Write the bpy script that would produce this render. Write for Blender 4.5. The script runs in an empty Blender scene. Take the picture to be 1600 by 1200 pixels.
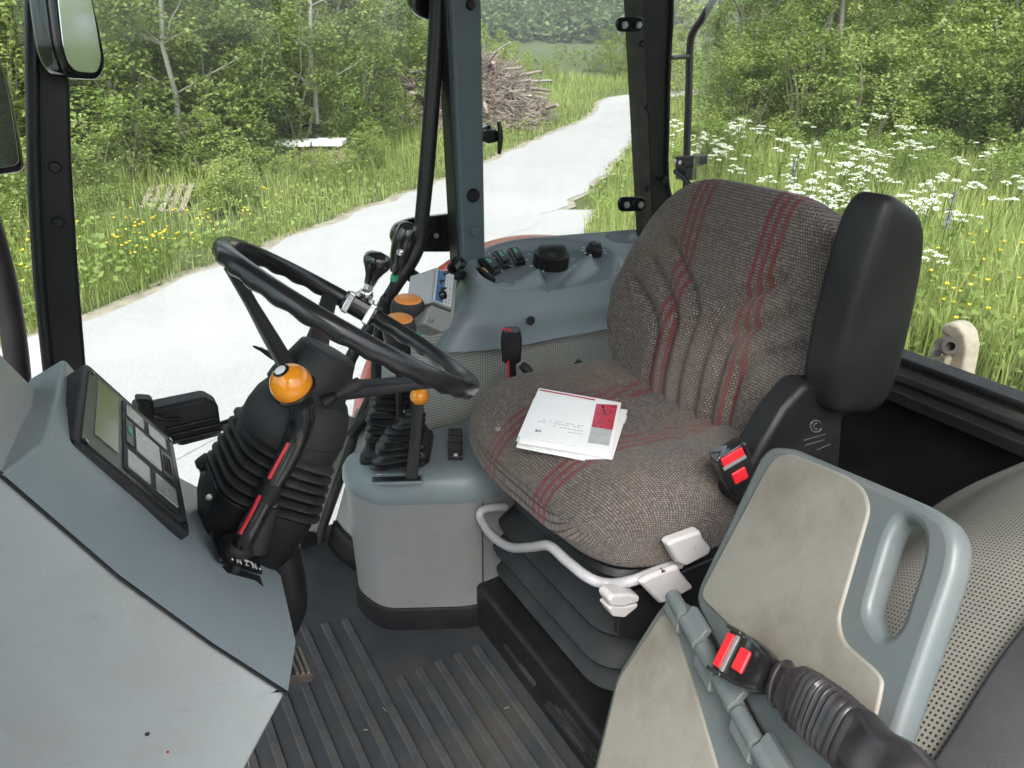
import bpy, bmesh, math, random
import numpy as np
from mathutils import Vector as V, Matrix
from mathutils import noise as mnoise
R = math.radians
random.seed(7); rng = np.random.default_rng(7)
sc = bpy.context.scene
col = sc.collection

# ------------------------------------------------------------------ camera, sky, sun, exposure
F, YH, YAW, CZ = 1155.0, 60.0, 30.0, 2.3          # focal length in photo pixels, horizon row, heading, eye height
PITCH = math.degrees(math.atan((600 - YH) / F))
cd = bpy.data.cameras.new('camera'); cam = bpy.data.objects.new('camera', cd); col.objects.link(cam)
cd.sensor_fit = 'HORIZONTAL'; cd.sensor_width = 36; cd.lens = F / 1600 * 36
cd.clip_start = .02; cd.clip_end = 5000
cam.location = (0, 0, CZ); cam.rotation_euler = (R(90 - PITCH), 0, R(-YAW))
sc.camera = cam
world = bpy.data.worlds.new('World'); sc.world = world; world.use_nodes = True
wn, wl = world.node_tree.nodes, world.node_tree.links
sky = wn.new('ShaderNodeTexSky'); sky.sky_type = 'NISHITA'; sky.sun_disc = False
SUN_EL, SUN_AZ = 52, 215
sky.sun_elevation = R(SUN_EL); sky.sun_rotation = R(SUN_AZ); sky.dust_density = 4; sky.air_density = 1.2
hs = wn.new('ShaderNodeHueSaturation'); hs.inputs['Saturation'].default_value = .42
bg = wn['Background']; bg.inputs['Strength'].default_value = .15
wl.new(sky.outputs[0], hs.inputs['Color']); wl.new(hs.outputs[0], bg.inputs['Color'])
sd = bpy.data.lights.new('sun', 'SUN'); sd.energy = 1.4; sd.angle = R(35); sd.color = (1, .97, .92)
so = bpy.data.objects.new('sun', sd); col.objects.link(so)
az = R(SUN_AZ)
sdir = V((math.sin(az) * math.cos(R(SUN_EL)), math.cos(az) * math.cos(R(SUN_EL)), math.sin(R(SUN_EL))))
so.rotation_euler = sdir.to_track_quat('Z', 'Y').to_euler(); so.location = (0, 0, 20)
vs = sc.view_settings; vs.view_transform = 'Standard'; vs.look = 'None'; vs.exposure = 1.7; vs.gamma = 1; vs.use_curve_mapping = False
sc.render.engine = 'CYCLES'
cy = sc.cycles; cy.max_bounces = 7; cy.diffuse_bounces = 4; cy.glossy_bounces = 3; cy.transmission_bounces = 3; cy.transparent_max_bounces = 10; cy.caustics_reflective = False; cy.caustics_refractive = False

# ------------------------------------------------------------------ pixel -> point
_p, _y = R(PITCH), R(YAW)
FW = V((math.sin(_y) * math.cos(_p), math.cos(_y) * math.cos(_p), -math.sin(_p)))
UP = V((math.sin(_y) * math.sin(_p), math.cos(_y) * math.sin(_p), math.cos(_p)))
RT = V((math.cos(_y), -math.sin(_y), 0)); CAM = V((0, 0, CZ))
def ray(u, v): return FW + RT * ((u - 800) / F) + UP * ((600 - v) / F)
def px(u, v, x=None, y=None, z=None, d=None):
    r = ray(u, v)
    if x is not None: return CAM + r * (x / r.x)
    if y is not None: return CAM + r * (y / r.y)
    if z is not None: return CAM + r * ((z - CZ) / r.z)
    return CAM + r * d
def pp(u, v, P0, N):
    r = ray(u, v); return CAM + r * ((P0 - CAM).dot(N) / r.dot(N))
def mpp(P): return (P - CAM).dot(FW) / F          # metres per photo pixel at a point

# ------------------------------------------------------------------ object helpers
W = {}
def empty(name, loc, label=None, cat=None, group=None):
    o = bpy.data.objects.new(name, None); o.empty_display_size = .05; o.location = loc; col.objects.link(o); W[o.name] = V(loc)
    if label: tag(o, label, cat, group)
    return o
def tag(o, label=None, cat=None, group=None, kind=None):
    if label: o['label'] = label
    if cat: o['category'] = cat
    if group: o['group'] = group
    if kind: o['kind'] = kind
    return o
def link(name, me, mat, parent=None, loc=None):
    o = bpy.data.objects.new(name, me); col.objects.link(o)
    if mat: me.materials.append(mat)
    if loc is None:
        n = len(me.vertices); a = np.empty(n * 3, np.float32); me.vertices.foreach_get('co', a); a = a.reshape(-1, 3)
        loc = V(((a.min(0) + a.max(0)) / 2).tolist()); me.vertices.foreach_set('co', (a - np.array(loc, np.float32)).ravel())
    W[o.name] = V(loc)
    if parent: o.parent = parent; o.location = V(loc) - W[parent.name]
    else: o.location = loc
    return o
def ob(name, vf, mat, parent=None, smooth=True, bevel=0, seg=3, sub=0, sharp=40, uv=None, solid=0):
    vs_, fs = vf[0], vf[1]
    me = bpy.data.meshes.new(name); me.from_pydata([tuple(v) for v in vs_], [], [tuple(f) for f in fs])
    me.validate()
    if len(vf) > 2 and uv is None: uv = vf[2]
    if uv is not None:
        l = me.uv_layers.new(name='UVMap'); idx = np.empty(len(me.loops), np.int32); me.loops.foreach_get('vertex_index', idx)
        l.data.foreach_set('uv', np.asarray(uv, np.float32)[idx].ravel())
    if smooth:
        me.polygons.foreach_set('use_smooth', [True] * len(me.polygons))
        if not sub and not bevel: me.set_sharp_from_angle(angle=R(sharp))
    o = link(name, me, mat, parent)
    if solid: m = o.modifiers.new('solid', 'SOLIDIFY'); m.thickness = solid; m.offset = -1
    if bevel:
        m = o.modifiers.new('bevel', 'BEVEL'); m.width = bevel; m.segments = seg; m.limit_method = 'ANGLE'; m.angle_limit = R(28); m.harden_normals = True
    if sub: m = o.modifiers.new('sub', 'SUBSURF'); m.levels = sub; m.render_levels = sub
    return o
def join(*parts):
    vs_, fs = [], []
    for p in parts:
        k = len(vs_); vs_ += list(p[0]); fs += [[i + k for i in f] for f in p[1]]
    return vs_, fs
def xf(vf, M): return [M @ V(v) for v in vf[0]], vf[1]
def basis(o, ex, ey, ez=None):
    ex = V(ex).normalized(); ey = V(ey); ey = (ey - ex * ey.dot(ex)).normalized(); ez = ex.cross(ey)
    M = Matrix((ex, ey, ez)).transposed().to_4x4(); M.translation = o; return M
def box(c, h, M=None):
    c, h = V(c), V(h); v = [c + V((h.x * a, h.y * b, h.z * d)) for a in (-1, 1) for b in (-1, 1) for d in (-1, 1)]
    f = [(0, 1, 3, 2), (4, 6, 7, 5), (0, 4, 5, 1), (2, 3, 7, 6), (0, 2, 6, 4), (1, 5, 7, 3)]
    return ([M @ p for p in v] if M else v), f
def prism(pts, vec):
    n = len(pts); vec = V(vec); N = sum(((pts[i] - pts[0]).cross(pts[i + 1] - pts[0]) for i in range(1, n - 1)), V((0, 0, 0)))
    if N.dot(vec) > 0: pts = pts[::-1]
    v = [V(p) for p in pts] + [V(p) + vec for p in pts]
    return v, [list(range(n)), list(range(2 * n - 1, n - 1, -1))] + [(i + n, (i + 1) % n + n, (i + 1) % n, i) for i in range(n)]
def crom(pts, k=6, closed=False):
    n = len(pts); out = []
    for i in range(n if closed else n - 1):
        p0, p1, p2, p3 = (pts[(i - 1) % n] if closed or i > 0 else pts[0]), pts[i], pts[(i + 1) % n], (pts[(i + 2) % n] if closed or i + 2 < n else pts[-1])
        for j in range(k):
            t = j / k
            out.append(p1 * 1.0 + (p2 - p0) * (.5 * t) + (p0 * 2 - p1 * 5 + p2 * 4 - p3) * (.5 * t * t) + (p1 * 3 - p0 - p2 * 3 + p3) * (.5 * t ** 3))
    if not closed: out.append(pts[-1] * 1.0)
    return out
def tube(pts, r, n=12, closed=False, k=0, flat=1.0, up=None):
    pts = [V(p) for p in pts]; rr = list(r) if isinstance(r, (list, tuple)) else [r] * len(pts)
    if k:
        rv = crom([V((a, 0, 0)) for a in rr], k, closed); pts = crom(pts, k, closed); rr = [a.x for a in rv]
    m = len(pts); v, f = [], []; pn = None
    for i in range(m):
        a, b = (pts[(i - 1) % m], pts[(i + 1) % m]) if closed else (pts[max(i - 1, 0)], pts[min(i + 1, m - 1)])
        t = (b - a).normalized()
        if pn is None:
            pn = (up or V((.3, .2, .93))); 
            if abs(pn.normalized().dot(t)) > .95: pn = V((1, 0, 0))
        pn = (pn - t * pn.dot(t)).normalized(); bn = t.cross(pn)
        for j in range(n):
            an = 2 * math.pi * j / n; v.append(pts[i] + pn * (math.cos(an) * rr[i] * flat) + bn * (math.sin(an) * rr[i]))
    for i in range(m if closed else m - 1):
        for j in range(n):
            a, b = i * n + j, i * n + (j + 1) % n; c, d = ((i + 1) % m) * n + (j + 1) % n, ((i + 1) % m) * n + j
            f.append((a, b, c, d))
    if not closed: f.append(list(range(n - 1, -1, -1))); f.append(list(range((m - 1) * n, m * n)))
    return v, f
def lathe(prof, o, ax, n=28, ref=None):
    ax = V(ax).normalized(); e = V(ref) if ref else (V((0, 0, 1)) if abs(ax.z) < .9 else V((1, 0, 0))); e = (e - ax * e.dot(ax)).normalized(); g = ax.cross(e); o = V(o)
    v, f = [], []
    for r, h in prof:
        r = max(r, 1e-5)
        for j in range(n):
            a = 2 * math.pi * j / n; v.append(o + ax * h + e * (r * math.cos(a)) + g * (r * math.sin(a)))
    for i in range(len(prof) - 1):
        for j in range(n): f.append((i * n + j, i * n + (j + 1) % n, (i + 1) * n + (j + 1) % n, (i + 1) * n + j))
    f.append(list(range(n - 1, -1, -1))); f.append(list(range((len(prof) - 1) * n, len(prof) * n)))
    return v, f
def loft(rings, cap=True):
    n = len(rings[0]); v = [p for r in rings for p in r]; f = []
    for i in range(len(rings) - 1):
        for j in range(n): f.append((i * n + j, i * n + (j + 1) % n, (i + 1) * n + (j + 1) % n, (i + 1) * n + j))
    if cap: f.append(list(range(n - 1, -1, -1))); f.append(list(range((len(rings) - 1) * n, len(rings) * n)))
    return v, f
def rrect(c, a, b, ha, hb, r, n=6):
    out = []; r = min(r, ha, hb)
    for sx, sy, a0 in ((1, 1, 0), (-1, 1, 90), (-1, -1, 180), (1, -1, 270)):
        for i in range(n + 1):
            t = R(a0 + 90 * i / n); out.append(c + a * (sx * (ha - r) + r * math.cos(t)) + b * (sy * (hb - r) + r * math.sin(t)))
    return out
def rbox(nx, ny, nz, k=5.0):
    """rounded box as a unit superellipsoid: verts (array), faces, cube coordinates (array)"""
    key, vs_, fs = {}, [], []
    N = (nx, ny, nz)
    def vid(i):
        if i not in key: key[i] = len(vs_); vs_.append([2 * i[a] / N[a] - 1 for a in range(3)])
        return key[i]
    for ax in range(3):
        b, c = (ax + 1) % 3, (ax + 2) % 3
        for side in (0, N[ax]):
            for i in range(N[b]):
                for j in range(N[c]):
                    q = []
                    for (p, s) in ((i, j), (i + 1, j), (i + 1, j + 1), (i, j + 1)):
                        t = [0, 0, 0]; t[ax] = side; t[b] = p; t[c] = s; q.append(vid(tuple(t)))
                    fs.append(q if side else q[::-1])
    C = np.array(vs_); P = C / (np.abs(C) ** k).sum(1)[:, None] ** (1 / k)
    return P, fs, C
def rb(name, M, h, mat, parent, k=5, n=(8, 8, 8), fn=None):
    P, fs, C = rbox(*n, k); P = P * np.array(h)
    if fn: P = np.array([fn(*p) for p in P])
    return ob(name, ([M @ V(p.tolist()) for p in P], fs), mat, parent, sharp=80)
def grid(fn, nu, nv, uvfn=None):
    v, uv, f = [], [], []
    for i in range(nu + 1):
        for j in range(nv + 1): v.append(fn(i / nu, j / nv)); uv.append(uvfn(i / nu, j / nv) if uvfn else (i / nu, j / nv))
    for i in range(nu):
        for j in range(nv): f.append((i * (nv + 1) + j, (i + 1) * (nv + 1) + j, (i + 1) * (nv + 1) + j + 1, i * (nv + 1) + j + 1))
    return v, f, uv
def rpoly(pts, r, n=4):
    out = []; m = len(pts)
    for i in range(m):
        a, p, b = pts[i - 1], pts[i], pts[(i + 1) % m]; d1, d2 = a - p, b - p
        q = min(r, d1.length * .45, d2.length * .45)
        if q < 1e-6: out.append(p); continue
        s, e = p + d1.normalized() * q, p + d2.normalized() * q
        for j in range(n + 1): t = j / n; out.append(s * (1 - t) ** 2 + p * (2 * t * (1 - t)) + e * t * t)
    return out
def plate(name, outlines, P0, N, thick, mat, parent=None, bevel=.002, r=.01, off=0., pix=True):
    """flat plate with rounded rim (and holes) lying in the plane P0,N; outlines in photo pixels or 3-D points; front face at +off"""
    N = V(N).normalized(); P0 = V(P0)
    e1 = (V((0, 0, 1)).cross(N)).normalized() if abs(N.z) < .98 else V((1, 0, 0)); e2 = N.cross(e1)
    cu = bpy.data.curves.new(name, 'CURVE'); cu.dimensions = '2D'; cu.fill_mode = 'BOTH'
    rl = r if isinstance(r, (list, tuple)) else [r] * len(outlines)
    for ol, rr in zip(outlines, rl):
        q = [pp(*p, P0, N) if pix else V(p) for p in ol]
        q = [V(((p - P0).dot(e1), (p - P0).dot(e2))) for p in q]
        if rr: q = rpoly(q, rr)
        s = cu.splines.new('POLY'); s.points.add(len(q) - 1); s.use_cyclic_u = True
        for i, p in enumerate(q): s.points[i].co = (p.x, p.y, 0, 1)
    cu.extrude = max(thick / 2 - bevel, .0001); cu.bevel_depth = bevel; cu.bevel_resolution = 2; cu.offset = -bevel
    t = bpy.data.objects.new('tmp', cu); me = bpy.data.meshes.new_from_object(t); bpy.data.objects.remove(t); bpy.data.curves.remove(cu)
    M = Matrix((e1, e2, N)).transposed().to_4x4(); M.translation = P0 + N * (off - thick / 2); me.transform(M)
    me.name = name; me.polygons.foreach_set('use_smooth', [True] * len(me.polygons)); me.set_sharp_from_angle(angle=R(35)); me.materials.clear()
    return link(name, me, mat, parent)
def text(name, s, o, xd, yd, size, mat, parent, ext=.0004):
    cu = bpy.data.curves.new(name, 'FONT'); cu.body = s; cu.size = size; cu.extrude = ext; cu.align_x = 'CENTER'; cu.align_y = 'CENTER'
    t = bpy.data.objects.new('tmp', cu); me = bpy.data.meshes.new_from_object(t); bpy.data.objects.remove(t); bpy.data.curves.remove(cu)
    me.transform(basis(V(o), xd, yd)); me.materials.clear(); me.name = name
    return link(name, me, mat, parent)

# ------------------------------------------------------------------ materials
def nm(name):
    m = bpy.data.materials.new(name); m.use_nodes = True; return m, m.node_tree.nodes, m.node_tree.links, m.node_tree.nodes['Principled BSDF']
def setc(inp, c): inp.default_value = (*c, 1) if len(c) == 3 else c
def ramp(n, l, src, a, b, ca, cb):
    r = n.new('ShaderNodeValToRGB'); r.color_ramp.elements[0].position = a; r.color_ramp.elements[1].position = b
    r.color_ramp.elements[0].color = (*ca, 1); r.color_ramp.elements[1].color = (*cb, 1); l.new(src, r.inputs[0]); return r.outputs[0]
def mix(n, l, fac, a, b, mode='MIX'):
    m = n.new('ShaderNodeMix'); m.data_type = 'RGBA'; m.blend_type = mode
    for i, s in ((0, fac), (6, a), (7, b)):
        if hasattr(s, 'is_linked'): l.new(s, m.inputs[i])
        elif i == 0: m.inputs[0].default_value = s
        else: m.inputs[i].default_value = (*s, 1)
    return m.outputs[2]
def noise(n, l, scale, detail=3, rough=.55, vec=None, dim=None):
    t = n.new('ShaderNodeTexNoise'); t.inputs['Scale'].default_value = scale; t.inputs['Detail'].default_value = detail; t.inputs['Roughness'].default_value = rough
    if vec: l.new(vec, t.inputs['Vector'])
    return t.outputs[0]
def objco(n): return n.new('ShaderNodeTexCoord').outputs['Object']
def mth(n, l, op, a, b=None):
    m = n.new('ShaderNodeMath'); m.operation = op
    for i, s in ((0, a), (1, b)):
        if s is None: continue
        if hasattr(s, 'is_linked'): l.new(s, m.inputs[i])
        else: m.inputs[i].default_value = s
    return m.outputs[0]
def bumpn(n, l, b, h, strength, dist=.001):
    bp = n.new('ShaderNodeBump'); bp.inputs['Strength'].default_value = strength; bp.inputs['Distance'].default_value = dist; l.new(h, bp.inputs['Height']); l.new(bp.outputs[0], b.inputs['Normal'])
def mat(name, c, rough=.5, metal=0, var=.12, vs=9, grain=0, gs=900, dirt=None, damt=.35, ds=6, spec=.5, coat=0, scuff=0):
    m, n, l, b = nm(name); co = objco(n)
    c = V(c); base = ramp(n, l, noise(n, l, vs, 5, .6, co), .3, .7, c * (1 - var), c * (1 + var))
    if dirt:
        d = noise(n, l, ds, 6, .65, co); f = ramp(n, l, d, .45, .72, (0, 0, 0), (damt,) * 3); base = mix(n, l, f, base, dirt)
    if scuff:                                                              # thin rubbed streaks and fine specks
        mp = n.new('ShaderNodeMapping'); mp.inputs['Scale'].default_value = (9, 60, 22); mp.inputs['Rotation'].default_value = (.4, .7, .5); l.new(co, mp.inputs['Vector'])
        st = ramp(n, l, noise(n, l, 2.2, 4, .6, mp.outputs[0]), .60, .70, (0, 0, 0), (scuff,) * 3); base = mix(n, l, st, base, c * .55)
        mp2 = n.new('ShaderNodeMapping'); mp2.inputs['Scale'].default_value = (40, 8, 14); mp2.inputs['Rotation'].default_value = (.2, .3, 1.1); l.new(co, mp2.inputs['Vector'])
        st = ramp(n, l, noise(n, l, 2.0, 4, .6, mp2.outputs[0]), .64, .72, (0, 0, 0), (scuff * .8,) * 3); base = mix(n, l, st, base, c * 1.3)
        sp_k = ramp(n, l, noise(n, l, 230, 2, .5, co), .70, .74, (0, 0, 0), (scuff,) * 3); base = mix(n, l, sp_k, base, c * .45)
    l.new(base, b.inputs['Base Color'])
    rr = n.new('ShaderNodeMapRange'); l.new(noise(n, l, vs * 3, 4, .6, co), rr.inputs[0]); rr.inputs[3].default_value = max(rough - .08, .02); rr.inputs[4].default_value = min(rough + .1, 1); l.new(rr.outputs[0], b.inputs['Roughness'])
    b.inputs['Metallic'].default_value = metal; b.inputs['Specular IOR Level'].default_value = spec; b.inputs['Coat Weight'].default_value = coat; b.inputs['Coat Roughness'].default_value = .12
    if grain: bumpn(n, l, b, noise(n, l, gs, 2, .5, co), grain, .0006)
    return m
def flat(name, c, rough=.5, emit=0):
    m, n, l, b = nm(name); setc(b.inputs['Base Color'], c); b.inputs['Roughness'].default_value = rough
    if emit: setc(b.inputs['Emission Color'], c); b.inputs['Emission Strength'].default_value = emit
    return m
MT = {}
MT['panel'] = mat('light grey moulded plastic', (.385, .405, .405), .42, var=.04, grain=.25, dirt=(.29, .285, .265), damt=.6, ds=3.5, scuff=.22)
MT['ped'] = mat('mid grey moulded plastic', (.215, .215, .22), .42, var=.06, grain=.3, dirt=(.15, .135, .12), damt=.5, ds=5, scuff=.25)
MT['blue'] = mat('blue grey plastic', (.205, .252, .272), .36, var=.05, grain=.35, gs=700, dirt=(.2, .2, .19), damt=.25, ds=5, scuff=.14)
MT['dash'] = mat('lit copy of blue grey plastic', (.31, .365, .385), .38, var=.05, grain=.35, gs=700, dirt=(.28, .28, .265), damt=.3, ds=5, scuff=.14)  # console plastic with a lighter base colour standing in for light on the cowl
MT['blueseat'] = mat('worn blue grey plastic', (.105, .125, .128), .40, var=.07, grain=.25, dirt=(.13, .115, .085), damt=.35, ds=9, scuff=.2)
MT['pillar'] = mat('slate painted steel', (.085, .118, .132), .45, var=.05, grain=.2)
MT['black'] = mat('black plastic', (.010, .010, .011), .45, var=.25, grain=.25, dirt=(.045, .042, .04), damt=.2, ds=12, spec=.3)
MT['blacksteel'] = mat('black painted steel', (.012, .012, .013), .42, var=.2, dirt=(.04, .035, .03), damt=.3, ds=10)
MT['char'] = mat('charcoal textured plastic', (.026, .026, .029), .48, var=.1, grain=.5, gs=800, dirt=(.07, .062, .055), damt=.22, ds=8, spec=.3)
MT['gloss'] = mat('glossy black plastic', (.012, .012, .013), .12, var=.2, coat=.6)
MT['rim'] = mat('steering wheel vinyl', (.013, .013, .015), .28, var=.1, vs=2, coat=.2)
MT['rubber'] = mat('dusty black rubber', (.022, .022, .024), .55, var=.2, grain=.2, dirt=(.10, .085, .07), damt=.5, ds=11, spec=.3)
MT['gaiter'] = mat('black rubber gaiter', (.013, .013, .0145), .36, var=.2, dirt=(.07, .065, .06), damt=.3, ds=16, spec=.3)
MT['bellow'] = mat('seat bellows plastic', (.020, .022, .025), .55, var=.08, grain=.3, dirt=(.1, .095, .085), damt=.25, ds=8, spec=.3)
MT['mat'] = mat('worn rubber mat', (.034, .038, .042), .6, var=.2, vs=14, grain=.5, gs=500, dirt=(.085, .072, .054), damt=.6, ds=5, spec=.3)
MT['rib'] = mat('worn mat rib', (.042, .047, .052), .55, var=.2, vs=20, grain=.4, gs=500, dirt=(.12, .1, .075), damt=.6, ds=7, spec=.3)
MT['pad'] = mat('beige grey vinyl pad', (.225, .215, .185), .5, var=.06, grain=.2, dirt=(.125, .10, .078), damt=.7, ds=7, scuff=.25)
MT['chrome'] = mat('chrome', (.75, .75, .76), .14, 1, var=.05)
MT['steel'] = mat('zinc steel', (.5, .5, .48), .38, 1, var=.15)
MT['greytube'] = mat('grey painted tube', (.40, .39, .41), .34, var=.08, dirt=(.3, .27, .24), damt=.4, ds=20)
MT['knobwhite'] = mat('pale grey knob plastic', (.48, .46, .46), .42, var=.06, dirt=(.4, .36, .32), damt=.4, ds=25)
MT['orange'] = mat('orange plastic', (.88, .30, .012), .16, var=.05, coat=.5, dirt=(.6, .22, .03), damt=.3, ds=30)
MT['orangetop'] = mat('pale orange plastic', (.85, .30, .06), .4, var=.06)
MT['white'] = flat('white print', (.8, .8, .8), .5)
MT['red'] = mat('red button plastic', (.68, .02, .03), .35, var=.06)
MT['redlever'] = mat('red cable', (.55, .03, .04), .4, var=.1)
MT['redpaint'] = mat('red tractor paint', (.46, .035, .03), .3, var=.06, coat=.5)
MT['alu'] = mat('brushed grey metal case', (.52, .52, .50), .4, .6, var=.06, vs=30, dirt=(.35, .33, .3), damt=.3, ds=14)
MT['bluelabel'] = flat('blue label', (.09, .22, .42), .4)
MT['green'] = flat('green print', (.03, .35, .18), .4)
MT['darkgreen'] = flat('dark screen print', (.035, .04, .034), .3)
MT['lcd'] = mat('grey green display', (.14, .17, .11), .16, var=.06, coat=.3)
MT['window'] = mat('pale lamp window', (.36, .38, .36), .25, var=.08, vs=15, coat=.3)
MT['pagewhite'] = mat('white paper', (.80, .79, .79), .6, var=.03, vs=60)
MT['cover'] = mat('glossy white cover', (.86, .86, .85), .22, var=.03, vs=20, coat=.2)
MT['coverred'] = mat('crimson print', (.46, .02, .05), .28, var=.3, vs=40)
MT['covergrey'] = mat('grey print', (.42, .42, .42), .3, var=.12, vs=40)
MT['ink'] = flat('grey ink', (.3, .3, .32), .6)
MT['inkdark'] = flat('dark ink', (.04, .04, .05), .5)
MT['amber'] = flat('amber rocker', (.8, .42, .1), .35)
MT['beigepaint'] = mat('beige cast hook', (.50, .44, .34), .5, var=.15, vs=20, dirt=(.2, .14, .09), damt=.5, ds=18)
MT['rust'] = mat('dark worn steel', (.10, .08, .07), .5, .3, var=.3, vs=30)
MT['headcloth'] = mat('pale grey roof lining', (.52, .52, .50), .9, var=.05)
MT['tyre'] = mat('tyre rubber', (.03, .03, .03), .8, var=.2)
MT['emboss'] = mat('raised grey lettering', (.09, .09, .095), .45, var=.1)

def perforated(name, c, hole, sp, rad=.27, tint=None):
    m, n, l, b = nm(name); uv = n.new('ShaderNodeUVMap').outputs[0]
    s = n.new('ShaderNodeVectorMath'); s.operation = 'MULTIPLY'; s.inputs[1].default_value = (1 / sp, 1 / sp, 0); l.new(uv, s.inputs[0])
    fr = n.new('ShaderNodeVectorMath'); fr.operation = 'FRACTION'; l.new(s.outputs[0], fr.inputs[0])
    sb = n.new('ShaderNodeVectorMath'); sb.operation = 'SUBTRACT'; sb.inputs[1].default_value = (.5, .5, 0); l.new(fr.outputs[0], sb.inputs[0])
    ln = n.new('ShaderNodeVectorMath'); ln.operation = 'LENGTH'; l.new(sb.outputs[0], ln.inputs[0])
    mr = n.new('ShaderNodeMapRange'); mr.interpolation_type = 'SMOOTHSTEP'; mr.inputs[1].default_value = rad - .06; mr.inputs[2].default_value = rad + .06; l.new(ln.outputs['Value'], mr.inputs[0])
    co = objco(n); base = ramp(n, l, noise(n, l, 6, 4, .6, co), .3, .7, V(c) * .92, V(c) * 1.06)
    l.new(mix(n, l, mr.outputs[0], hole, base), b.inputs['Base Color']); b.inputs['Roughness'].default_value = .55
    bumpn(n, l, b, mr.outputs[0], .5, .001); return m
MT['perf'] = perforated('perforated grey lining', (.40, .41, .37), (.07, .075, .07), .0066, .26)
MT['perfn'] = perforated('perforated vinyl cover', (.25, .243, .21), (.02, .02, .02), .0062, .25)

def fabric():
    m, n, l, b = nm('woven seat fabric'); uv = n.new('ShaderNodeUVMap').outputs[0]; co = objco(n)
    br = n.new('ShaderNodeTexBrick'); br.inputs['Scale'].default_value = 1; br.inputs['Brick Width'].default_value = .0046; br.inputs['Row Height'].default_value = .0052; br.inputs['Mortar Size'].default_value = .00085; br.inputs['Mortar Smooth'].default_value = .6; br.offset = .5
    setc(br.inputs['Color1'], (.225, .195, .178)); setc(br.inputs['Color2'], (.125, .104, .094)); setc(br.inputs['Mortar'], (.03, .023, .021))
    wob = n.new('ShaderNodeVectorMath'); wob.operation = 'ADD'; nz = n.new('ShaderNodeTexNoise'); nz.inputs['Scale'].default_value = 260; nz.inputs['Detail'].default_value = 1; l.new(co, nz.inputs['Vector'])
    sc_ = n.new('ShaderNodeVectorMath'); sc_.operation = 'SCALE'; sc_.inputs['Scale'].default_value = .0022; l.new(nz.outputs['Color'], sc_.inputs[0]); l.new(uv, wob.inputs[0]); l.new(sc_.outputs[0], wob.inputs[1]); l.new(wob.outputs[0], br.inputs['Vector'])
    sx = n.new('ShaderNodeSeparateXYZ'); l.new(wob.outputs[0], sx.inputs[0])
    au = mth(n, l, 'ABSOLUTE', sx.outputs[0]); st = None
    for c in (.074, .092, .110):
        d = mth(n, l, 'ABSOLUTE', mth(n, l, 'SUBTRACT', au, c)); k = mth(n, l, 'LESS_THAN', d, .0047); st = k if st is None else mth(n, l, 'MAXIMUM', st, k)
    c0 = mix(n, l, mth(n, l, 'MULTIPLY', st, .78), br.outputs['Color'], (.20, .02, .028))
    c0 = mix(n, l, mth(n, l, 'MULTIPLY', br.outputs['Fac'], .7), c0, (.035, .025, .022))
    wear = ramp(n, l, noise(n, l, 5, 5, .6, co), .42, .66, (0, 0, 0), (.38,) * 3); c0 = mix(n, l, wear, c0, (.165, .12, .086))
    pale = ramp(n, l, noise(n, l, 3.2, 4, .6, co), .55, .75, (0, 0, 0), (.25,) * 3); c0 = mix(n, l, pale, c0, (.31, .29, .27))
    l.new(c0, b.inputs['Base Color']); b.inputs['Roughness'].default_value = .95; b.inputs['Specular IOR Level'].default_value = .15
    b.inputs['Sheen Weight'].default_value = .15
    bumpn(n, l, b, mth(n, l, 'SUBTRACT', 1, br.outputs['Fac']), .8, .0012); return m
MT['fabric'] = fabric()

def glass(name, tint=(1, 1, 1), dirt=.03):
    m, n, l, b = nm(name); n.remove(b); out = n['Material Output']
    tr = n.new('ShaderNodeBsdfTransparent'); setc(tr.inputs[0], tint); gl = n.new('ShaderNodeBsdfGlossy'); gl.inputs['Roughness'].default_value = .02
    lw = n.new('ShaderNodeFresnel'); lw.inputs[0].default_value = 1.35
    m1 = n.new('ShaderNodeMixShader'); l.new(lw.outputs[0], m1.inputs[0]); l.new(tr.outputs[0], m1.inputs[1]); l.new(gl.outputs[0], m1.inputs[2])
    df = n.new('ShaderNodeBsdfDiffuse'); setc(df.inputs[0], (.55, .57, .55)); m2 = n.new('ShaderNodeMixShader')
    r = n.new('ShaderNodeMapRange'); l.new(noise(n, l, 7, 5, .65, objco(n)), r.inputs[0]); r.inputs[1].default_value = .35; r.inputs[2].default_value = .8; r.inputs[3].default_value = dirt * .4; r.inputs[4].default_value = dirt * 2
    l.new(r.outputs[0], m2.inputs[0]); l.new(m1.outputs[0], m2.inputs[1]); l.new(df.outputs[0], m2.inputs[2]); l.new(m2.outputs[0], out.inputs[0]); return m
MT['glass'] = glass('dusty window glass', (.97, .99, .975), .03)
MT['tglass'] = glass('tinted windscreen', (.80, .88, .86), .03)
MT['mirror'] = mat('mirror', (.8, .84, .84), .03, 1, var=.02)

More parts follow.
